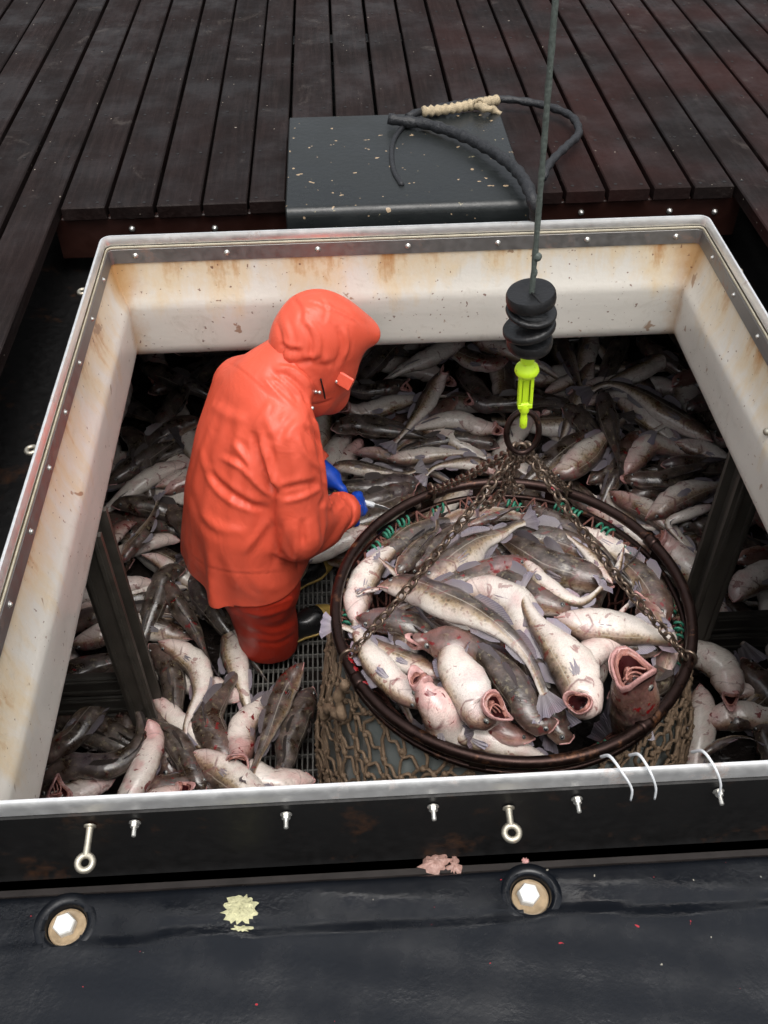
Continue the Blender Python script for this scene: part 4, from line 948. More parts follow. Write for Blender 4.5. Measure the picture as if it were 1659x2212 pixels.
def f_body(p):
    d = smin(s_ell(p, hc, (.072, .092, .108), RH), s_ell(p, hp(0, .035, -.075), (.050, .055, .050), RH), .03)
    d = smin(d, s_cap(p, hp(0, .085, .005), hp(0, .112, -.025), .011, .015), .010)                # nose
    d = smax(d, -s_ell(p, hp(.030, .092, .012), (.017, .014, .012), RH), .010); d = smax(d, -s_ell(p, hp(-.030, .092, .012), (.017, .014, .012), RH), .010)
    for s in (-1, 1): d = smin(d, s_ell(p, hp(s*.030, .074, .012), (.014, .014, .014)), .003); d = smin(d, s_ell(p, hp(s*.076, -.005, -.005), (.010, .022, .032), RH), .006)
    d = smin(d, s_cap(p, hp(-.018, .092, -.062), hp(.018, .092, -.062), .008, .008), .006)        # lips
    d = smin(d, s_cap(p, (0, .20, 1.22), (0, .05, 1.15), .060, .065), .04)
    d = smin(d, s_cap(p, (-.13, .02, 1.12), (.13, .02, 1.12), .075, .075), .04); d = smin(d, s_cap(p, (0, .0, 1.08), (0, -.10, .82), .125, .13), .05)
    for S_, E_, W_, H_, K_, A_ in ((SR, ER, WR, HR, KR, AR), (SL, EL, WL, HL, KL, AL)):
        d = smin(d, smin(s_cap(p, S_, E_, .052, .043), s_cap(p, E_, W_, .042, .028), .02), .03)
        d = smin(d, smin(s_cap(p, H_, K_, .088, .058), s_cap(p, K_, np.array(A_)+(0, 0, .05), .056, .038), .02), .03)
    for h_ in HANDS: d = smin(d, f_hand(p, h_, -.002), .01)
    return d
pbuild('body', f_body, (-.36, -.30, .06), (.36, .46, 1.42), .0082, M['skin'], 0)
M['glove'] = mat_flat('blue_glove', (.012, .075, .52), .38, .25, 40, bump=.4)
for h_, (E_, W_) in zip(HANDS, ((ER, WR), (EL, WL))):
    pts = np.array([q for c in h_ for q in c[:2]]); lo, hi = pts.min(0)-.09, pts.max(0)+.05
    E_, W_ = np.array(E_), np.array(W_); n = (W_-E_)/np.linalg.norm(W_-E_)
    pbuild('glove', lambda p: smin(f_hand(p, h_, .0035), s_cap(p, W_-n*.05, h_[0][1], .046, .036), .02), lo, hi, .0042, M['glove'], 1)
M['beard'] = mat_flat('dark_beard', (.018, .013, .010), .7, .4, 90, bump=1.0, bd=.01)
pbuild('beard', lambda p: smax(smin(s_ell(p, hp(0, .050, -.090), (.058, .055, .046), RH), s_ell(p, hp(0, .02, -.10), (.06, .06, .04), RH), .02)-.006*vn(p, 70, 1), -s_ell(p, hp(0, .105, -.055), (.026, .02, .014), RH), .004), hc-.22, hc+.22, .006, M['beard'], 0)
# knife in the right hand
kn = empty('knife', tuple(wp(.085, .325, .625)), label='small pale bladed knife held in the right glove of the fisherman', cat='knife')
kd = wp(.16, .40, .60)-wp(.085, .325, .625); kd /= np.linalg.norm(kd); RK = align(kd); kp = wp(.085, .325, .625)
MB().lathe(kp, [(.008, -.05), (.011, -.045), (.010, 0), (.011, .045), (.007, .05)], 10, 0, RK, ).build('handle', M['zip'], kn)
m = MB(); m.add([kp+RK @ np.array(q) for q in ((-.010, 0, .045), (.010, 0, .045), (.010, 0, .085), (-.002, 0, .110), (-.010, .0, .085), (-.010, .0015, .045), (.010, .0015, .045), (.010, .0015, .085), (-.002, .0015, .110), (-.010, .0015, .085))], [(0, 1, 2, 3, 4), (9, 8, 7, 6, 5), (0, 5, 6, 1), (1, 6, 7, 2), (2, 7, 8, 3), (3, 8, 9, 4), (4, 9, 5, 0)]); m.build('blade', M['rim'], kn, smooth=False)
# ------------------------------------------------------------------ cod
TT = np.array([0, .015, .04, .08, .13, .18, .215, .235, .30, .40, .50, .60, .70, .80, .90, 1.0])
HT = np.array([.012, .028, .046, .064, .079, .088, .092, .090, .094, .091, .079, .063, .048, .036, .026, .025])
HB = np.array([.010, .024, .040, .060, .078, .092, .098, .094, .104, .105, .090, .065, .043, .031, .023, .023])
HW = np.array([.012, .026, .044, .062, .074, .082, .086, .080, .086, .088, .078, .061, .043, .028, .016, .006])
NB, NA = 34, 18
def fish_frames(P, roll):
    T = np.gradient(P, axis=0); T /= np.linalg.norm(T, axis=1)[:, None]
    up = np.array([0, 0, 1.]); S = np.cross(T, up)
    bad = np.linalg.norm(S, axis=1) < .25
    if bad.any(): S[bad] = np.cross(T[bad], np.array([0, -.6, .8]))
    for i in range(1, len(S)):
        if S[i] @ S[i-1] < 0: S[i] = -S[i]
    S /= np.linalg.norm(S, axis=1)[:, None]; Z = np.cross(S, T)
    c, s = math.cos(roll), math.sin(roll)
    Uv = Z*c+S*s; Rv = S*c-Z*s          # Uv towards the back of the fish, Rv sideways
    return T, Uv, Rv
def make_cod(P, Lb, roll, g=1.0, fat=1.0, gape=0.0, dark=.5, pink=.4, blood=.3, parts=2, tailw=1.0, sag=.82, seed=0, name='cod'):
    """P: spine points snout -> tail-fin base (resampled). parts 2 = all, 1 = main ones."""
    rg = np.random.default_rng(seed)
    N = len(P); t = np.linspace(0, 1, N); t = np.where(t < .3, t, t)
    T, U, R = fish_frames(P, roll)
    L = Lb*g
    ht, hb, hw = (np.interp(t, TT, a)*L for a in (HT, HB, HW))
    bf = 1+(fat-1)*np.exp(-((t-.38)/.2)**2); hb = hb*bf; hw = hw*(1+(bf-1)*.6)
    if gape > 0:
        k = np.clip(1-t/.13, 0, 1)**1.0
        ht = ht*(1-k)+k*(.050*gape+.012)*L; hb = hb*(1-k)+k*(.070*gape+.012)*L; hw = hw*(1-k)+k*(.044*gape+.016)*L
    groove = -.035*np.exp(-((t-.240)/.012)**2)+.030*np.exp(-((t-.205)/.020)**2)
    th = np.linspace(0, 2*PI, NA, endpoint=False); ca, sa = np.cos(th), np.sin(th)
    ca2 = np.sign(ca)*np.abs(ca)**.9
    V = np.zeros((N, NA, 3)); UVs = np.zeros((N, NA, 2))
    dn = -U*0; gz = np.array([0, 0, 1.])
    for i in range(N):
        gg = 1+groove[i]*(np.abs(ca)**1.5)
        wv = np.where(sa > 0, ht[i]*sa, hb[i]*sa)*gg
        off = np.outer(ca2*hw[i]*gg, R[i])+np.outer(wv, U[i])
        wob = 1+.03*np.sin(i*.7+th*2+seed)+.02*np.sin(i*1.9+th*3+seed*2)
        off = off*wob[:, None]
        off[:, 2] *= sag if .1 < t[i] < .85 else (1+sag)/2
        if gape > 0 and t[i] < .12: off = off+np.outer(ca**2, T[i])*L*.042*(1-t[i]/.12)-np.outer(np.maximum(sa, 0)**2, T[i])*L*.012*(1-t[i]/.12)
        V[i] = P[i]+off; UVs[i, :, 0] = t[i]; UVs[i, :, 1] = (sa+1)/2
    mb = MB(); Vf = V.reshape(-1, 3); Uf = UVs.reshape(-1, 2)
    Fc = [(i*NA+j, i*NA+(j+1) % NA, (i+1)*NA+(j+1) % NA, (i+1)*NA+j) for i in range(N-1) for j in range(NA)]
    Vf = np.vstack([Vf, P[-1]+T[-1]*.004, P[0]-T[0]*.006*L]); Uf = np.vstack([Uf, (1, .5), (0, .6)])
    e, n0 = len(Vf)-2, len(Vf)-1
    Fc += [((N-1)*NA+j, (N-1)*NA+(j+1) % NA, e) for j in range(NA)]
    if gape <= 0: Fc += [(n0, (j+1) % NA, j) for j in range(NA)]
    ctr = P[N//3]
    mb.add(Vf, Fc, 0, Uf); body = mb.build(name, M['fish'], origin=ctr)
    col = (dark, pink, blood, 1); body.color = col
    def part(m, nm, mats, **k):
        o = m.build(nm, mats, None, origin=ctr, **k); o.parent = body; o.location = (0, 0, 0); o.color = col; return o
    h0 = P[0]
    if gape > 0:
        m = MB(); ring = V[0]; cen = ring.mean(0); outs = []
        irr = (1+.08*np.sin(th*2+seed)+.07*np.sin(th*3+seed*1.7)+.03*np.sin(th*5+seed))[:, None]; jut = (.020*np.maximum(0, sa)**2-.014*np.maximum(0, -sa)**2)[:, None]*L
        ring = cen+(ring-cen)*irr
        for s, q in ((.995, .010), (1.035, -.004), (1.03, -.013), (.955, -.017), (.88, -.010), (.84, .012)):
            outs.append(cen+(ring-cen)*s+T[0]*q*L-T[0]*jut)
        K = len(outs); Vm = np.concatenate(outs)
        m.add(Vm, [(a*NA+j, a*NA+(j+1) % NA, (a+1)*NA+(j+1) % NA, (a+1)*NA+j)[::-1] for a in range(K-1) for j in range(NA)])
        part(m, 'lips', M['lip'])
        m = MB(); outs = []
        for s, q in ((.86, -.0), (.80, .02), (.72, .06), (.60, .10), (.40, .13), (.10, .14)):
            f = min(N-1, max(0, int(q/ (1/(N-1)))))
            outs.append(P[f]+(ring-cen)*s+T[f]*0)
        outs[0] = cen+(ring-cen)*.865+T[0]*.004*L-T[0]*jut
        Vm = np.concatenate(outs); NAo = NA
        Fm = [(a*NA+j, a*NA+(j+1) % NA, (a+1)*NA+(j+1) % NA, (a+1)*NA+j) for a in range(5) for j in range(NA)]
        m.add(Vm, Fm[:NA*2], 0); n = m.n; m.f += [tuple(f) for f in Fm[NA*2:]]; m.m += [1]*len(Fm[NA*2:])
        if parts == 2 and gape > .8:      # tongue and gill bars
            m.ball(cen+T[0]*.05*L-U[0]*.03*L, (.018*L, .018*L, .045*L), 8, 6, 0, align(T[0]))
            for q in (.05, .075, .10):
                f = int(q*(N-1)); m.tube([P[f]+R[f]*.04*L*s+U[f]*(.01-.035*(1-s*s))*L for s in np.linspace(-1, 1, 9)], .0045*L, 5, 0)
        part(m, 'mouth', [M['mouth'], M['throat']])
    else:
        m = MB(); pts = []
        for s in np.linspace(-1, 1, 11):
            f = (.055*abs(s)**1.3)*(N-1); i0 = int(f); fr = f-i0
            p = V[i0]*(1-fr)+V[min(i0+1, N-1)]*fr; a = (-.30-.1*abs(s)) if s > 0 else PI+.30+.1*abs(s); a = a % (2*PI)
            if abs(s) < .15: pts.append(h0-T[0]*.010*L-U[0]*.004*L); continue
            j = a/(2*PI)*NA; j0 = int(j) % NA; w_ = j-int(j); pts.append(p[j0]*(1-w_)+p[(j0+1) % NA]*w_)
        m.tube(smooth_path(pts, 18)[0], .0055*L, 6); part(m, 'lips', M['lip'])
    for s in (-1, 1):                      # eyes
        f = .088*(N-1); i0 = int(f); a = (PI*.17 if s > 0 else PI-PI*.17); j = a/(2*PI)*NA; j0 = int(round(j)) % NA
        p = V[i0][j0]; nrm = p-P[i0]; nrm /= np.linalg.norm(nrm); RR = align(nrm); m = MB(); r = .0155*L
        m.ball(p-nrm*r*.35, (r, r, r*.72), 12, 8, 0, RR); m.ball(p+nrm*r*.13, (r*.66, r*.66, r*.34), 10, 6, 1, RR)
        part(m, 'eye', [M['eye'], M['pupil']])
    def fin(nm, root, dirs, lens, mat='fin', curl=.0, cdir=None, rows=4, jag=.06):
        n = len(root); Vv = []; Uu = []
        for r_ in range(rows+1):
            q = r_/rows
            for i in range(n):
                jj = 1+rg.uniform(-jag, jag) if r_ == rows else 1
                d = dirs[i]*lens[i]*q*jj
                if cdir is not None: d = d+cdir*curl*(q**2)*lens[i]+cdir*.004*math.sin(i*1.7+seed)*q
                Vv.append(root[i]+d); Uu.append((i/(n-1), .02+q*.98))
        m = MB(); m.add(Vv, [(r_*n+i, r_*n+i+1, (r_+1)*n+i+1, (r_+1)*n+i) for r_ in range(rows) for i in range(n-1)], 0, Uu)
        return part(m, nm, M['fin'])
    nt_ = 13; q = np.linspace(-1, 1, nt_)      # tail fan
    root = [P[-1]-T[-1]*.012*L+U[-1]*s*(ht[-1]*.9) for s in q]
    fin('tail_fin', root, [(T[-1]*math.cos(s*.55*tailw)+U[-1]*math.sin(s*.55*tailw)) for s in q], [L*(.135+.02*abs(s)) for s in q], curl=rg.uniform(-.25, .25), cdir=R[-1])
    def surf(tf, a):
        f = tf*(N-1); i0 = min(N-2, int(f)); fr = f-i0; j = (a % (2*PI))/(2*PI)*NA; j0 = int(j) % NA; w_ = j-int(j)
        a0 = V[i0][j0]*(1-w_)+V[i0][(j0+1) % NA]*w_; a1 = V[i0+1][j0]*(1-w_)+V[i0+1][(j0+1) % NA]*w_
        return a0*(1-fr)+a1*fr, T[i0], U[i0], R[i0]
    for s in ((-1, 1) if parts == 2 else (1,)):      # pectoral fins
        a0 = (-.12 if s > 0 else PI+.12); spread = rg.uniform(.2, .7); n = 11; root = []; dd = []; ll = []
        for i in range(n):
            p, t_, u_, r_ = surf(.255, a0+(i/(n-1)-.5)*.26*s); root.append(p*.985+P[int(.255*(N-1))]*.015)
            an = (i/(n-1)-.5)*.42
            d = t_*math.cos(an)*1.0+u_*math.sin(an)+r_*s*spread; dd.append(d/np.linalg.norm(d)); ll.append(L*.125*(math.sin(PI*(.16+.70*i/(n-1)))**.6))
        fin('pectoral_fin', root, dd, ll, curl=-.35*s, cdir=surf(.3, 0)[3])
    if parts == 2:
        for t0, t1, hh in ((.30, .44, .085), (.47, .67, .062), (.70, .84, .048)):
            root = []; dd = []; ll = []; lay = rg.uniform(-.5, .5)
            for i, q_ in enumerate(np.linspace(0, 1, 9)):
                p, t_, u_, r_ = surf(t0+(t1-t0)*q_, PI/2); root.append(p-u_*.004*L); d = u_*.75+t_*(.75+.4*q_)+r_*lay; dd.append(d/np.linalg.norm(d)); ll.append(L*hh*(math.sin(PI*min(1, .22+q_*.68))**.8))
            fin('dorsal_fin', root, dd, ll)
        for t0, t1, hh in ((.52, .68, .05), (.71, .83, .042)):
            root = []; dd = []; ll = []
            for i, q_ in enumerate(np.linspace(0, 1, 8)):
                p, t_, u_, r_ = surf(t0+(t1-t0)*q_, -PI/2); root.append(p+u_*.004*L); d = -u_*.7+t_*(.8+.4*q_); dd.append(d/np.linalg.norm(d)); ll.append(L*hh*(math.sin(PI*min(1, .22+q_*.68))**.8))
            fin('anal_fin', root, dd, ll)
    return body

TONE = dict(w=(.16, .60, .55), p=(.30, 1.2, 1.0), b=(.72, .5, .35), m=(.60, .6, .9), d=(1.35, .2, .2), g=(.90, .3, .2), o=(.52, .4, .35))
FISH = []       # (object, picture position of its middle, tone, roll, gape, heading)
def zpile(x, y):
    s = lambda a, b, v: (lambda k: k*k*(3-2*k))(min(1, max(0, (v-a)/(b-a))))
    z = -1.46+.10*s(.4, 1.0, y)+.14*s(1.0, 1.9, y)
    if x > .8: z = z+.06*s(.8, 1.1, x)
    if x < -.8: z = z+.05*s(.8, 1.2, -x)
    return z+.02*math.sin(x*5.1+y*3.3)
def zbask(x, y): return -.722-.062*min(1, max(0, (y+.35)/.7))+.04*max(0, 1-((x-.24)**2+(y+.1)**2)/.16)
def cod_px(reg, pts, roll, tone, g=1.0, fat=1.0, gape=0, ext=True, Lmin=.56, surf=zpile, lift=.055, dz=0, parts=2, sag=.8, tailw=1.0, label=None, n=None):
    W3 = []
    for q in pts:
        u, v = uv(reg, q[0], q[1]); z = -1.3 if surf is zpile else -.75
        for _ in range(4):
            p = unz(u, v, z); z = surf(p[0], p[1])+lift+dz+(q[2] if len(q) > 2 else 0)
        W3.append(unz(u, v, z))
    W3 = np.array(W3); P, Lt = smooth_path(W3, 60)
    if Lt < Lmin and ext:
        d = P[-1]-P[-6]; d /= np.linalg.norm(d); e = Lmin-Lt; 
        tailp = [P[-1]+d*e*k+np.array([0, 0, -.30*e*k*k]) for k in (.5, 1.0)]
        P, Lt = smooth_path(np.vstack([P[::8], tailp]), 60)
    L = Lt*.90; q = int(60*.90)
    if surf is zbask and not (label and 'pokes' in label):
        c0 = np.array([.24, -.01]); dv = P[:, :2]-c0; rr = np.linalg.norm(dv, axis=1); lim = .455; k_ = np.minimum(1, (lim+np.maximum(rr-lim, 0)*.10)/np.maximum(rr, 1e-6)); P = P.copy(); P[:, :2] = c0+dv*k_[:, None]
        P[:, 2] = np.maximum(P[:, 2], -1.05)
    P2, _ = smooth_path(P[:q:4], NB); k = len(FISH)
    col = np.array(TONE[tone])*(1+RNG.uniform(-.12, .12, 3)); col[0] += (.30 if surf is zpile else .02)  # pile cod get darker skin: shade of the hold put into their colour
    o = make_cod(P2, min(L, .80), math.radians(roll), g, fat, gape, *col, parts=parts, seed=k+1, sag=sag, tailw=tailw)
    mid = proj(P2[len(P2)//3]); a, b = proj(P2[0]), proj(P2[-1])
    FISH.append(dict(o=o, mid=mid, tone=tone, roll=roll, gape=gape, dir=a-b, surf=surf, label=label, parts=parts))
    return o
# ---- the pile in the hold, laid out one by one
PILE = [
 ('A', [(1075,372,.05),(1000,500),(930,620),(840,740),(760,830),(690,900)], 75, 'w', dict(gape=.7, dz=.06, ext=False)),
 ('A', [(1200,165),(1080,230),(950,300),(830,350),(740,400)], 150, 'w', dict(g=1.15, dz=.04)),
 ('A', [(830,470,.04),(700,490),(560,510),(430,480)], 0, 'd', dict(gape=.9, dz=.05)),
 ('A', [(820,150),(700,230),(600,340),(480,470)], 10, 'g', dict(g=1.1)),
 ('A', [(650,130),(560,200),(490,260)], 120, 'w', {}),
 ('A', [(400,620,.03),(500,650),(600,640),(760,590)], 150, 'w', dict(gape=.9, dz=.04)),
 ('A', [(330,760),(480,730),(620,750),(760,770)], 25, 'g', dict(g=1.15, fat=1.2, dz=.04)),
 ('A', [(700,960),(880,950),(1050,930),(1250,930),(1420,1000)], 140, 'w', dict(ext=False, dz=.03)),
 ('A', [(1420,1050),(1280,990),(1130,990),(1000,1020),(915,1110)], 60, 'w', dict(ext=False, dz=.05)),
 ('A', [(330,1010),(450,1010),(640,1040),(800,1060),(940,1010)], -62, 'o', dict(ext=False, dz=.06)),
 ('A', [(900,1110),(700,1130),(550,1150),(400,1150)], 0, 'd', dict(g=1.15, dz=.04)),
 ('A', [(1430,760,.03),(1300,750),(1150,700),(1000,720)], 160, 'w', dict(gape=.8, dz=.05)),
 ('A', [(1225,560,.05),(1330,600),(1430,590)], 0, 'd', dict(gape=.8, dz=.03)),
 ('A', [(1150,550),(1080,620),(980,690)], 20, 'p', {}),
 ('A', [(1250,130),(1350,200),(1470,240)], 170, 'p', dict(dz=.03)),
 ('A', [(1490,300),(1380,330),(1250,300),(1150,250)], 30, 'p', {}),
 ('A', [(880,690),(980,760),(1080,810)], 150, 'w', {}),
 ('A', [(590,1420),(450,1470),(300,1540),(150,1600),(60,1560)], 115, 'w', dict(g=1.1, dz=.06)),
 ('A', [(860,1180),(740,1270),(600,1350),(480,1390)], 30, 'o', dict(dz=.02)),
 ('A', [(880,1130),(680,1210),(500,1260),(300,1360),(180,1420)], 0, 'd', dict(g=1.1, dz=.04)),
 ('A', [(1430,880),(1250,830),(1100,830),(950,860)], 10, 'g', {}),
 ('A', [(470,920),(600,920),(720,950)], 130, 'p', dict(g=.7)),
 ('A', [(270,1480),(180,1540),(100,1640)], 20, 'm', {}),
 ('B', [(560,510),(590,640),(630,800),(665,950),(680,1090)], 0, 'd', dict(dz=.09, ext=False, g=1.1)),
 ('B', [(215,1060),(320,1040),(430,970),(520,880),(575,820)], 115, 'w', dict(dz=.06, g=1.25, fat=1.15)),
 ('B', [(490,800),(350,880),(215,980)], 40, 'o', dict(g=1.1)),
 ('B', [(1290,840),(1130,740),(980,650),(850,560),(700,480),(560,470),(410,560)], 60, 'o', dict(dz=.05, ext=False, g=.9)),
 ('B', [(660,550),(740,620),(870,710)], 150, 'w', dict(g=.9)),
 ('B', [(1060,270),(900,330),(780,400),(640,450)], 110, 'o', {}),
 ('B', [(290,140),(330,280),(380,400),(410,480)], 60, 'w', dict(g=.75, dz=.03)),
 ('B', [(510,110),(470,220),(440,310)], 100, 'w', {}),
 ('B', [(500,320),(460,400),(430,470)], 80, 'w', dict(g=.8)),
 ('B', [(190,520),(270,480),(330,450)], 160, 'w', dict(g=.7)),
 ('B', [(340,530),(420,500),(520,470)], 140, 'p', dict(g=.7)),
 ('B', [(700,1070),(780,960),(880,870),(970,880)], 150, 'p', dict(g=1.1)),
 ('B', [(700,1090,.03),(830,1100),(960,1100),(1100,1050),(1290,990)], 40, 'b', dict(gape=.7, dz=.05)),
 ('B', [(1040,850),(1150,880),(1260,920),(1340,980)], 145, 'w', dict(dz=.02)),
 ('B', [(860,1350),(1000,1270),(1130,1200),(1300,1150)], 110, 'w', dict(g=1.15, fat=1.1, dz=.04)),
 ('B', [(1290,1270),(1120,1330),(1000,1385),(1060,1480),(1160,1600)], 150, 'w', dict(ext=False, dz=.06, g=.85)),
 ('B', [(620,1180),(720,1240),(850,1300),(960,1380)], 130, 'p', {}),
 ('B', [(470,1120),(560,1060),(630,1000),(640,920)], 60, 'o', {}),
 ('B', [(720,1220),(850,1180),(980,1130)], 10, 'b', {}),
 ('B', [(1030,480),(1080,440),(1160,410)], 60, 'p', {}),
 ('B', [(470,1290),(560,1330),(660,1390)], 150, 'p', {}),
 ('B', [(915,1470,.04),(1000,1550),(1100,1650)], 160, 'p', dict(gape=1.0, g=1.2, dz=.04)),
 ('B', [(960,1000),(1100,990),(1250,1010),(1360,1000)], 20, 'o', dict(dz=.03)),
 ('B', [(450,620),(520,570),(610,560)], 150, 'w', dict(g=.8)),
 ('B', [(1560,1230),(1600,1300),(1659,1360)], 60, 'p', {}),
 ('B', [(300,610),(380,660),(470,760)], 10, 'd', dict(g=1.1)),
 ('B', [(800,160),(880,230),(960,280)], 20, 'b', {}),
 ('B', [(720,120),(660,250),(600,380)], 0, 'd', {}),
 ('B', [(1100,640),(1200,600),(1280,560)], 20, 'b', {}),
 ('B', [(1060,1420),(1150,1380),(1230,1400)], 10, 'd', {}),
 ('B', [(800,780),(740,880),(700,960)], 30, 'p', {}),
 ('C', [(1430,200),(1540,170),(1670,160)], 60, 'p', {}),
 ('C', [(1420,480),(1480,380),(1580,320)], 150, 'w', dict(g=1.2)),
 ('C', [(1400,1180,.03),(1380,1050),(1320,930),(1230,880)], 175, 'w', dict(gape=.5, g=1.3, dz=.04)),
 ('C', [(1180,1080),(1190,1180),(1180,1290)], 150, 'w', dict(g=1.1)),
 ('C', [(1420,1160),(1500,1120),(1620,1070)], 150, 'w', dict(g=.8)),
 ('C', [(1480,890),(1550,1000),(1659,1120)], 30, 'b', dict(g=1.2)),
 ('C', [(1160,1340),(1280,1320),(1400,1290),(1560,1300)], 150, 'p', dict(g=1.1)),
 ('C', [(1190,1570),(1300,1500),(1420,1450),(1530,1450),(1640,1500)], 40, 'w', dict(ext=False, g=.9, dz=.05)),
 ('C', [(1330,1360),(1450,1330),(1600,1240),(1659,1180)], 60, 'o', {}),
 ('C', [(1560,1330),(1620,1400),(1659,1480)], 10, 'd', {}),
 ('G', [(1595,395,.02),(1500,530),(1430,680),(1380,830),(1320,980),(1265,1140)], 48, 'm', dict(dz=.10, g=.95, ext=False)),
 ('G', [(750,270),(880,330),(980,430),(995,560),(930,700),(900,800),(935,900)], 125, 'w', dict(dz=.07, ext=False)),
 ('G', [(695,285),(780,370),(830,480),(840,620)], 5, 'b', dict(dz=.03)),
 ('G', [(790,-100),(860,50),(960,200),(1020,330),(1090,460)], 12, 'm', dict(dz=.06, ext=False)),
 ('G', [(1130,130),(1180,220),(1180,320),(1215,450)], 115, 'w', dict(g=.95, dz=.02)),
 ('G', [(1240,600),(1130,570),(1050,540)], 160, 'w', dict(g=1.1)),
 ('G', [(1190,990),(1090,860),(1030,720),(1100,600)], -10, 'm', dict(g=1.15, fat=1.2, dz=.05)),
 ('G', [(1215,990,.05),(1240,880),(1240,780),(1300,700)], 150, 'p', dict(gape=1.0, g=1.0, dz=.07)),
 ('G', [(935,925),(1050,985),(1150,1060),(1260,1140)], 112, 'w', dict(g=1.15, dz=.08)),
 ('G', [(1659,1085),(1520,1090),(1390,1090),(1310,1050)], 165, 'w', dict(g=1.1, dz=.05)),
 ('G', [(1650,540),(1570,700),(1510,850),(1490,1000),(1420,1060)], 0, 'd', dict(g=1.15, dz=.05)),
 ('G', [(690,735,.04),(715,830),(680,960),(620,1090),(560,1200)], 170, 'p', dict(g=1.05, dz=.09)),
 ('G', [(1010,1150),(930,990),(850,860),(760,790)], 0, 'd', dict(dz=.07)),
 ('G', [(850,1080),(790,960),(750,860)], 10, 'm', dict(g=1.2, dz=.02)),
 ('G', [(50,1080),(250,1000),(450,1000),(600,920),(650,800),(620,680),(540,590),(420,580)], 22, 'g', dict(g=.95, ext=False, dz=.10, tailw=1.3)),
 ('G', [(50,990),(150,900),(250,820),(350,700)], 60, 'o', dict(dz=.04)),
 ('G', [(165,1130,.04),(80,1160),(0,1190)], 10, 'd', dict(gape=1.1, g=1.1, dz=.10)),
 ('G', [(480,1075),(330,1130),(180,1190)], 130, 'w', dict(g=1.0, dz=.06)),
 ('G', [(905,1120,.03),(840,1160),(760,1200)], 165, 'p', dict(gape=.6, dz=.10)),
 ('G', [(560,1190),(650,1150),(780,1130)], 20, 'p', dict(dz=.06)),
 ('G', [(715,590),(800,680),(880,770),(990,840)], 150, 'w', dict(g=.85, dz=.03)),
 ('G', [(300,690),(420,780),(520,830)], 0, 'd', {}),
 ('G', [(520,880),(560,760),(560,650)], 40, 'g', {}),
 ('G', [(250,90),(330,60),(430,30)], 140, 'w', {}),
 ('G', [(200,210),(330,130),(440,100)], 10, 'b', {}),
 ('G', [(230,280),(330,260),(440,220)], 130, 'w', {}),
 ('G', [(620,100),(740,110),(820,120),(900,150)], 60, 'p', dict(ext=False, Lmin=.4, dz=.02)),
 ('G', [(940,250),(800,210),(660,170)], 60, 'o', dict(g=1.05)),
 ('G', [(640,30),(730,60),(870,40)], 30, 'b', {}),
 ('G', [(130,700),(220,760),(330,800)], 10, 'd', {}),
 ('H', [(200,1640),(260,1540),(340,1460),(400,1350),(440,1240),(455,1150)], 62, 'w', dict(ext=False, dz=.07)),
 ('H', [(640,950),(540,980),(440,1020),(370,1060)], 150, 'w', {}),
 ('H', [(440,1110),(530,1080),(650,1040)], 150, 'w', dict(g=.8)),
 ('H', [(500,1160),(590,1100),(670,1060)], 140, 'p', {}),
 ('H', [(490,1220),(550,1290),(620,1360)], 10, 'b', {}),
 ('H', [(600,1490),(500,1480),(410,1500)], 130, 'w', dict(g=.8)),
 ('H', [(340,1590),(420,1610),(500,1660)], 150, 'w', dict(g=.6)),
 ('H', [(410,1790),(340,1790),(260,1800)], 160, 'w', dict(g=.9, dz=.03)),
 ('H', [(500,1950),(400,1890),(300,1900)], 20, 'g', {}),
 ('H', [(130,1240),(250,1230),(390,1250)], 0, 'd', {}),
 ('H', [(100,1090),(280,960),(400,870)], 0, 'd', {}),
 ('H', [(430,720),(500,620),(560,520)], 10, 'g', {}),
 ('H', [(640,1690),(520,1720),(470,1820)], 0, 'd', dict(dz=.04)),
 ('H', [(690,1730),(760,1880),(860,2000)], 0, 'd', dict(dz=.04)),
 ('H', [(250,370),(210,440),(160,540)], 130, 'w', {}),
 ('H', [(760,650),(620,670),(500,740)], 20, 'b', {}),
 ('H', [(560,150),(700,140),(860,120)], 30, 'b', {}),
 ('H', [(330,250),(450,300),(560,340)], 0, 'd', {}),
 ('H', [(180,700),(300,780),(330,880)], 20, 'g', {}),
 ('H', [(290,1360),(190,1400),(120,1460)], 60, 'p', dict(g=.8)),
]
for a in PILE: cod_px(a[0], a[1], a[2], a[3], **a[4])
# ---- the catch in the lifting basket
def bask(pts, roll, tone, label, **k):
    """pts: (region, x, y, dz)"""
    out = []
    for r, x, y, *z in pts:
        a, b, s = REG[r]; out.append(((a+x/s-1000)*1.1457, (b+y/s-1500)*1.1457, z[0] if z else 0))
    k.setdefault('lift', .04); k.setdefault('dz', .04)
    return cod_px('L', out, roll, tone, surf=zbask, label=label, **k)
bask([('D',440,880),('D',720,900),('D',1000,1000,.02),('D',1300,1130,.02),('F',260,280,.02),('F',440,480),('F',540,700),('F',600,850),('F',655,965)], -60, 'o', 'longest cod in the basket, purple head under the chain, olive back and pale side', ext=False, g=.82, dz=.09)
bask([('F',905,1010,.07),('F',870,860,.02),('F',800,650),('F',680,450),('F',520,230),('F',420,60),('L',738,370,-.01)], -105, 'w', 'big white cod in the basket, oval pink mouth gaping beside the front ring', ext=False, g=1.02, fat=1.25, gape=.75, dz=.08)
bask([('F',190,1070,.06),('E',1470,900),('E',1330,640),('E',1220,400),('D',1250,1300,-.04)], -135, 'w', 'white bellied cod in the basket, wide flesh coloured mouth gaping by the front rim', g=1.12, fat=1.1, gape=1.0, dz=.07)
bask([('F',700,1110,.02),('F',500,960),('F',350,720),('F',200,520),('F',40,400),('D',1120,1330)], -12, 'b', 'brown backed cod wedged between the two big gaping cod in the basket', g=1.0, dz=.05)
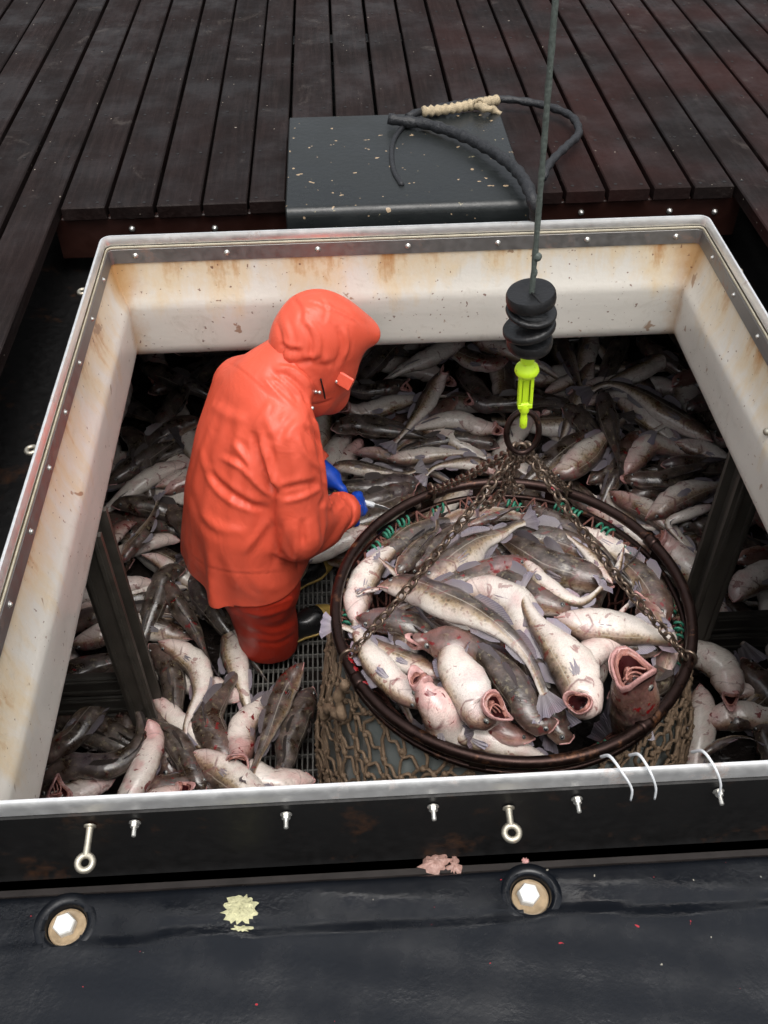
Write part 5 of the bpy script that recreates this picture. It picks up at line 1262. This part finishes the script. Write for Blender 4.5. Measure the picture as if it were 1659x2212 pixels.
bask([('F',1235,545,.09),('F',1250,700,.02),('F',1290,850,-.06),('F',1230,930,-.16)], 20, 'p', 'upright cod at the right of the basket, its huge ribbed mouth open to the sky', g=1.2, gape=1.35, dz=.05, Lmin=.6)
bask([('E',1120,580),('E',900,470),('E',700,390),('E',500,270),('E',350,170),('E',230,130),('E',40,120)], 60, 'w', 'speckled white cod whose pale tail pokes out past the left of the ring', ext=False, g=.95, dz=.005, tailw=1.2)
bask([('E',880,980),('E',720,760),('E',580,560),('E',500,430)], -120, 'w', 'slim white cod lying along the lower left curve of the ring', g=.8, dz=.02)
bask([('E',930,560,.05),('E',1000,760,.01),('E',1060,960,-.02),('E',1130,1100,-.08)], 175, 'p', 'pink headed cod belly up with blood specks at the lower left of the ring', g=1.05, gape=.6, dz=.06)
bask([('E',1060,1060),('E',1160,1080),('E',1300,1180)], 150, 'w', 'white flank showing low between the pink headed cod and the flesh mouthed cod', g=.8, dz=-.01)
bask([('D',730,1360,.02),('D',900,1370),('D',1080,1400),('D',1300,1460,-.04)], 12, 'p', 'blunt reddish cod head with pink lips in the middle left of the basket', g=1.12, gape=.45, dz=.06)
bask([('D',240,1160),('D',400,1180),('D',620,1200),('D',820,1290,-.03)], 20, 'm', 'yellowish cod head with dark eye just inside the left of the ring', g=.95, dz=.03)
bask([('D',830,860),('D',1050,680),('D',1300,500),('L',680,235),('L',760,190),('L',840,190)], -58, 'o', 'fat cod with gleaming white belly across the top of the basket', ext=False, g=1.1, fat=1.35, dz=.07)
bask([('L',560,205),('L',650,170),('L',740,135),('L',815,135)], 40, 'p', 'pinkish cod with violet tail behind the fat white bellied cod', ext=False, g=.8, dz=.03, Lmin=.4)
bask([('D',600,770),('D',720,620),('D',850,480),('D',950,390),('D',930,230)], 35, 'o', 'arched olive and white cod at the upper left of the basket, purple tail raised', ext=False, g=1.15, dz=.05)
bask([('D',640,745),('D',760,690),('D',900,580),('D',1050,470)], 30, 'b', 'cod with a clear blue eye below the arched olive cod', g=.9, dz=.02)
bask([('D',720,860),('D',560,740),('D',400,600)], 60, 'p', 'cod reaching left behind the purple head, ragged violet tail near the ring', ext=False, g=.85, dz=.03, Lmin=.3, tailw=1.5)
bask([('D',460,900),('D',330,920),('D',240,960),('D',200,900)], 60, 'p', 'small orange pink cod end with violet fin touching the left of the ring', g=.8, dz=.02, ext=False)
bask([('L',785,330),('L',690,350),('L',590,385),('L',490,420)], 15, 'p', 'dark pink cod lying flat above the longest cod, eye showing', g=.85, dz=.05)
bask([('L',520,425),('L',640,445),('L',730,490),('L',760,540)], 140, 'w', 'pale freckled belly bulging above the longest cod', g=1.15, dz=.04)
bask([('L',770,330),('L',830,410),('L',920,465),('L',990,475),('L',1080,400)], 110, 'w', 'white cod bent under the striped pair with its pale tail fanned upward', ext=False, g=.9, dz=.05, tailw=1.6)
bask([('L',1090,420),('L',980,385),('L',860,345),('L',790,300)], 25, 'b', 'lower of the two brown striped cod at the upper right of the basket', g=1.2, dz=.01)
bask([('L',1060,330),('L',960,285),('L',850,250),('L',780,240)], 25, 'b', 'upper of the two brown striped cod at the upper right of the basket', g=1.1, dz=0)
bask([('L',885,540),('L',1000,565),('L',1110,580),('L',1230,600)], 125, 'w', 'white and mauve cod near the right chain with an orange ringed eye', g=1.05, dz=.05)
bask([('L',945,515),('L',870,490),('L',800,465),('L',740,430)], 35, 'm', 'brown cod head with pale eye between the fanned tail and the big white cod', g=1.0, dz=.03)
bask([('L',1125,635),('L',1040,655),('L',960,690),('L',890,650)], 150, 'w', 'bright white cod with pink snout behind the upright gaping mouth', g=1.0, dz=.03)
bask([('L',875,200),('L',940,250),('L',1030,330),('L',1090,410)][::-1], 60, 'w', 'grey tailed cod slanting along the right chain', ext=False, g=.8, dz=.04)
bask([('L',1100,400),('L',1120,330),('L',1140,240)], 80, 'w', 'small tail end standing up by the right side of the ring', g=.55, ext=False, dz=.02, tailw=1.6)
bask([('L',1195,465),('L',1230,540),('L',1260,600)], 60, 'p', 'magenta mouthed cod low at the right of the ring', g=.9, gape=.5, dz=-.02)
bask([('L',815,1050),('L',765,1010),('L',690,950)], 20, 'p', 'small brown head with white ringed eye low at the front of the ring', g=.8, dz=.0)
bask([('L',960,1000),('L',900,960),('L',860,850)], 10, 'b', 'dark cod head tucked under the two gaping cod at the front rim', g=1.0, dz=-.02)
bask([('L',1270,650),('L',1150,640),('L',1030,610)], 5, 'g', 'dark olive back between the white mauve cod and the upright mouth', g=1.0, dz=0)
bask([('L',790,130),('L',900,200),('L',1000,270)], 10, 'g', 'dark grey cod along the back of the ring beside the right chain', g=.9, dz=-.01)
bask([('L',1080,830),('L',1180,800),('L',1260,780)], 10, 'd', 'dark cod deep below the upright mouth at the right front', g=.9, dz=-.04)
bask([('L',300,600),('L',350,530),('L',330,640)], 60, 'p', 'reddish cod flank below the yellowish head', g=.9, dz=-.01)
bask([('L',420,150),('L',520,105),('L',640,95),('L',740,90)], 60, 'w', 'pale cod lying along the back left of the ring behind the violet tail', g=1.0, dz=-.055)
bask([('L',190,330),('L',250,250),('L',340,190),('L',430,150)], 40, 'o', 'olive cod following the left curve of the ring above the ragged violet tail', g=1.0, dz=-.04)
bask([('L',150,560),('L',160,470),('L',200,380),('L',260,310)], 120, 'w', 'pale bellied cod upright along the far left of the ring', g=.9, dz=-.02)
bask([('L',1000,130),('L',1080,190),('L',1150,270),('L',1200,350)], 110, 'w', 'pale bellied cod lying along the back right of the ring', g=1.0, dz=-.05)
bask([('L',1290,560),('L',1260,470),('L',1220,390),('L',1160,330)], 30, 'm', 'mottled cod lying along the far right of the ring', g=1.0, dz=-.04)
bask([('L',740,110),('L',850,120),('L',960,150),('L',1050,200)], 20, 'p', 'pink brown cod under the chains at the back of the ring', g=1.0, dz=-.06)
# ---- buried layers seen between the others: copies of a few bent cod
def copy_tree(o, parent=None):
    c = o.copy(); C.objects.link(c)
    if parent is not None: c.parent = parent
    for ch in list(o.children): copy_tree(ch, c)
    return c
PROTO = []
for k, (bend, roll, tone, gp) in enumerate(((.10, 20, 'b', 0), (-.16, 110, 'w', 0), (.2, 0, 'd', .6), (-.08, 60, 'o', 0), (.14, 150, 'w', .7), (-.2, 35, 'm', 0), (.05, 160, 'p', .8), (.12, 5, 'g', 0))):
    s = np.linspace(-.30, .30, NB); P = np.c_[s, bend*(s**2)*2.2+.04*np.sin(s*7), np.zeros(NB)]
    o = make_cod(P, .58, math.radians(roll), 1.05, 1, gp, *TONE[tone], parts=1, seed=200+k)
    PROTO.append((o, tone, roll, gp))
used = set()
def inview(u, v): return -20 < u < 1680 and 640 < v < 1740
def sprinkle(x0, x1, y0, y1, step, dz, skip=None, surf=zpile, sz=1.0):
    for x in np.arange(x0, x1, step):
        for y in np.arange(y0, y1, step*.62):
            xx, yy = x+random.uniform(-.4, .4)*step, y+random.uniform(-.3, .3)*step
            if skip and skip(xx, yy): continue
            a = random.uniform(0, 2*PI)
            if skip and any(skip(xx+.31*sz*q*math.cos(a), yy+.31*sz*q*math.sin(a)) for q in (-1.15, -.5, .5, 1.0, 1.35)): continue
            z = surf(xx, yy)+dz+random.uniform(-.02, .02); u, v = proj((xx, yy, z))
            if not inview(u, v): continue
            # hidden by the coaming: leave out
            if v < 1106 and not (unz(u, v, -.43)[1] < .95): continue
            if abs(unz(u, v, -.43)[0]) > .97 or unz(u, v, 0)[1] < -1.02: continue
            o0, tone, roll, gp = random.choice(PROTO); k = PROTO.index((o0, tone, roll, gp))
            c = copy_tree(o0) if k in used else o0; used.add(k)
            c.location = (xx, yy, z)
            sc = random.uniform(.85, 1.08)*sz; c.rotation_euler = (random.uniform(-.15, .15), random.uniform(-.15, .15), a); c.scale = (sc, sc, sc)
            FISH.append(dict(o=c, mid=np.array([u, v]), tone=tone, roll=roll, gape=gp, dir=None, surf=surf, label=None, parts=1))
def skip_pile(x, y):
    if -.72 < x < -.28 and -.15 < y < .82: return True          # the open grating
    return (x-.22)**2/.64**2+(y+.12)**2/.66**2 < 1              # the basket stands here
sprinkle(-1.6, 1.85, -.7, 2.45, .27, -.02, skip_pile)
sprinkle(-.10, .62, -.36, .42, .12, -.035, lambda x, y: (x-.24)**2+(y+.0)**2 > .46**2, zbask, .78)
for k, q in enumerate(PROTO):
    if k not in used:
        for ch in list(q[0].children): bpy.data.objects.remove(ch)
        bpy.data.objects.remove(q[0])
# the mass of fish under the visible ones
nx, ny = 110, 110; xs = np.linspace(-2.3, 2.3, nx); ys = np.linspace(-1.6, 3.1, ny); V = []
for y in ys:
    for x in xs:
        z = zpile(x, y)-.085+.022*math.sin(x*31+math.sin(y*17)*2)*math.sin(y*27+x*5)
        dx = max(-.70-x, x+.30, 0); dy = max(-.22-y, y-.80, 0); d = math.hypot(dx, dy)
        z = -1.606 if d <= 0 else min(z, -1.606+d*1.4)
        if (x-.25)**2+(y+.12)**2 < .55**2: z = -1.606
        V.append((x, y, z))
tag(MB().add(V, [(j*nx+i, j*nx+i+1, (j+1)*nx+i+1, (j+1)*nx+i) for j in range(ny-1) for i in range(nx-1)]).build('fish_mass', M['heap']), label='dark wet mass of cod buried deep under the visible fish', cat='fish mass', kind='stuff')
# ------------------------------------------------------------------ a description for every cod
MARK = [((340, 1560), 'foot of the left post'), ((250, 1250), 'middle of the left post'), ((130, 1460), 'left bin boards'), ((300, 1690), 'front rim below the left post'), ((110, 1680), 'front left corner of the hold'),
        ((590, 1500), 'bare floor grating'), ((600, 1690), 'front rim left of the net bag'), ((300, 1130), 'left coaming above the left post'), ((330, 800), 'back left corner of the hold'), ((400, 1000), 'back of the orange jacket'), ((440, 1300), 'rear of the orange trousers'),
        ((720, 1170), 'front of the orange trousers'), ((820, 1020), 'blue glove'), ((850, 760), 'orange hood brim'), ((760, 880), 'chin of the orange hood'), ((980, 740), 'back coaming left of the rubber discs'), ((1060, 890), 'neon hook, on its left'),
        ((960, 1000), 'back left of the ring'), ((1230, 740), 'back coaming right of the rubber discs'), ((1240, 960), 'neon hook, on its right'), ((1400, 800), 'back right corner of the hold'), ((1500, 980), 'top of the right post'), ((1330, 1060), 'back right of the ring'),
        ((1440, 1200), 'right edge of the ring'), ((1600, 1230), 'right side of the right post'), ((1590, 1470), 'right bin boards'), ((1580, 1620), 'front rim at the right')]
LOOK = {'w': 'pale bellied cod', 'p': 'pinkish cod', 'b': 'brown cod', 'm': 'mottled brown cod', 'd': 'near black cod', 'g': 'dark olive cod', 'o': 'olive backed cod'}
ORD = ['nearest', 'second nearest', 'third nearest', 'fourth nearest', 'fifth nearest', 'sixth nearest', 'seventh nearest', 'eighth nearest', 'ninth nearest', 'tenth nearest', 'eleventh nearest', 'twelfth nearest', 'thirteenth nearest', 'fourteenth nearest', 'fifteenth nearest', 'sixteenth nearest']
bkt = {}
for d in FISH:
    inb = d['surf'] is zbask
    if d['label']: tag(d['o'], label=d['label'], cat='cod', group='cod in the lifting basket'); continue
    if inb:
        mk = min([((840, 1250), 'left side of the ring'), ((1000, 1130), 'back of the ring, left'), ((1250, 1130), 'back of the ring, right'), ((1370, 1300), 'right side of the ring'), ((950, 1500), 'front of the ring, left'), ((1250, 1500), 'front of the ring, right'), ((1110, 1330), 'middle of the basket')], key=lambda q: math.hypot(d['mid'][0]-q[0][0], d['mid'][1]-q[0][1]))
    else: mk = min(MARK, key=lambda q: math.hypot(d['mid'][0]-q[0][0], d['mid'][1]-q[0][1]))
    bkt.setdefault((LOOK[d['tone']], d['gape'] > 0, mk[1], mk[0], inb, d['parts']), []).append(d)
for (lk, gp, nm, mp, inb, pt), L_ in bkt.items():
    L_.sort(key=lambda d: math.hypot(d['mid'][0]-mp[0], d['mid'][1]-mp[1]))
    for i, d in enumerate(L_):
        s = ('buried ' if pt == 1 else '')+lk+(' gaping' if gp else '')
        s += (', %s the %s' % (ORD[min(i, 15)]+' to' if len(L_) > 1 else 'by', nm))
        if len(s.split()) > 16: s = s.replace('buried ', '')
        tag(d['o'], label=s, cat='cod', group='cod in the lifting basket' if inb else 'cod heaped in the hold')
# ------------------------------------------------------------------ end
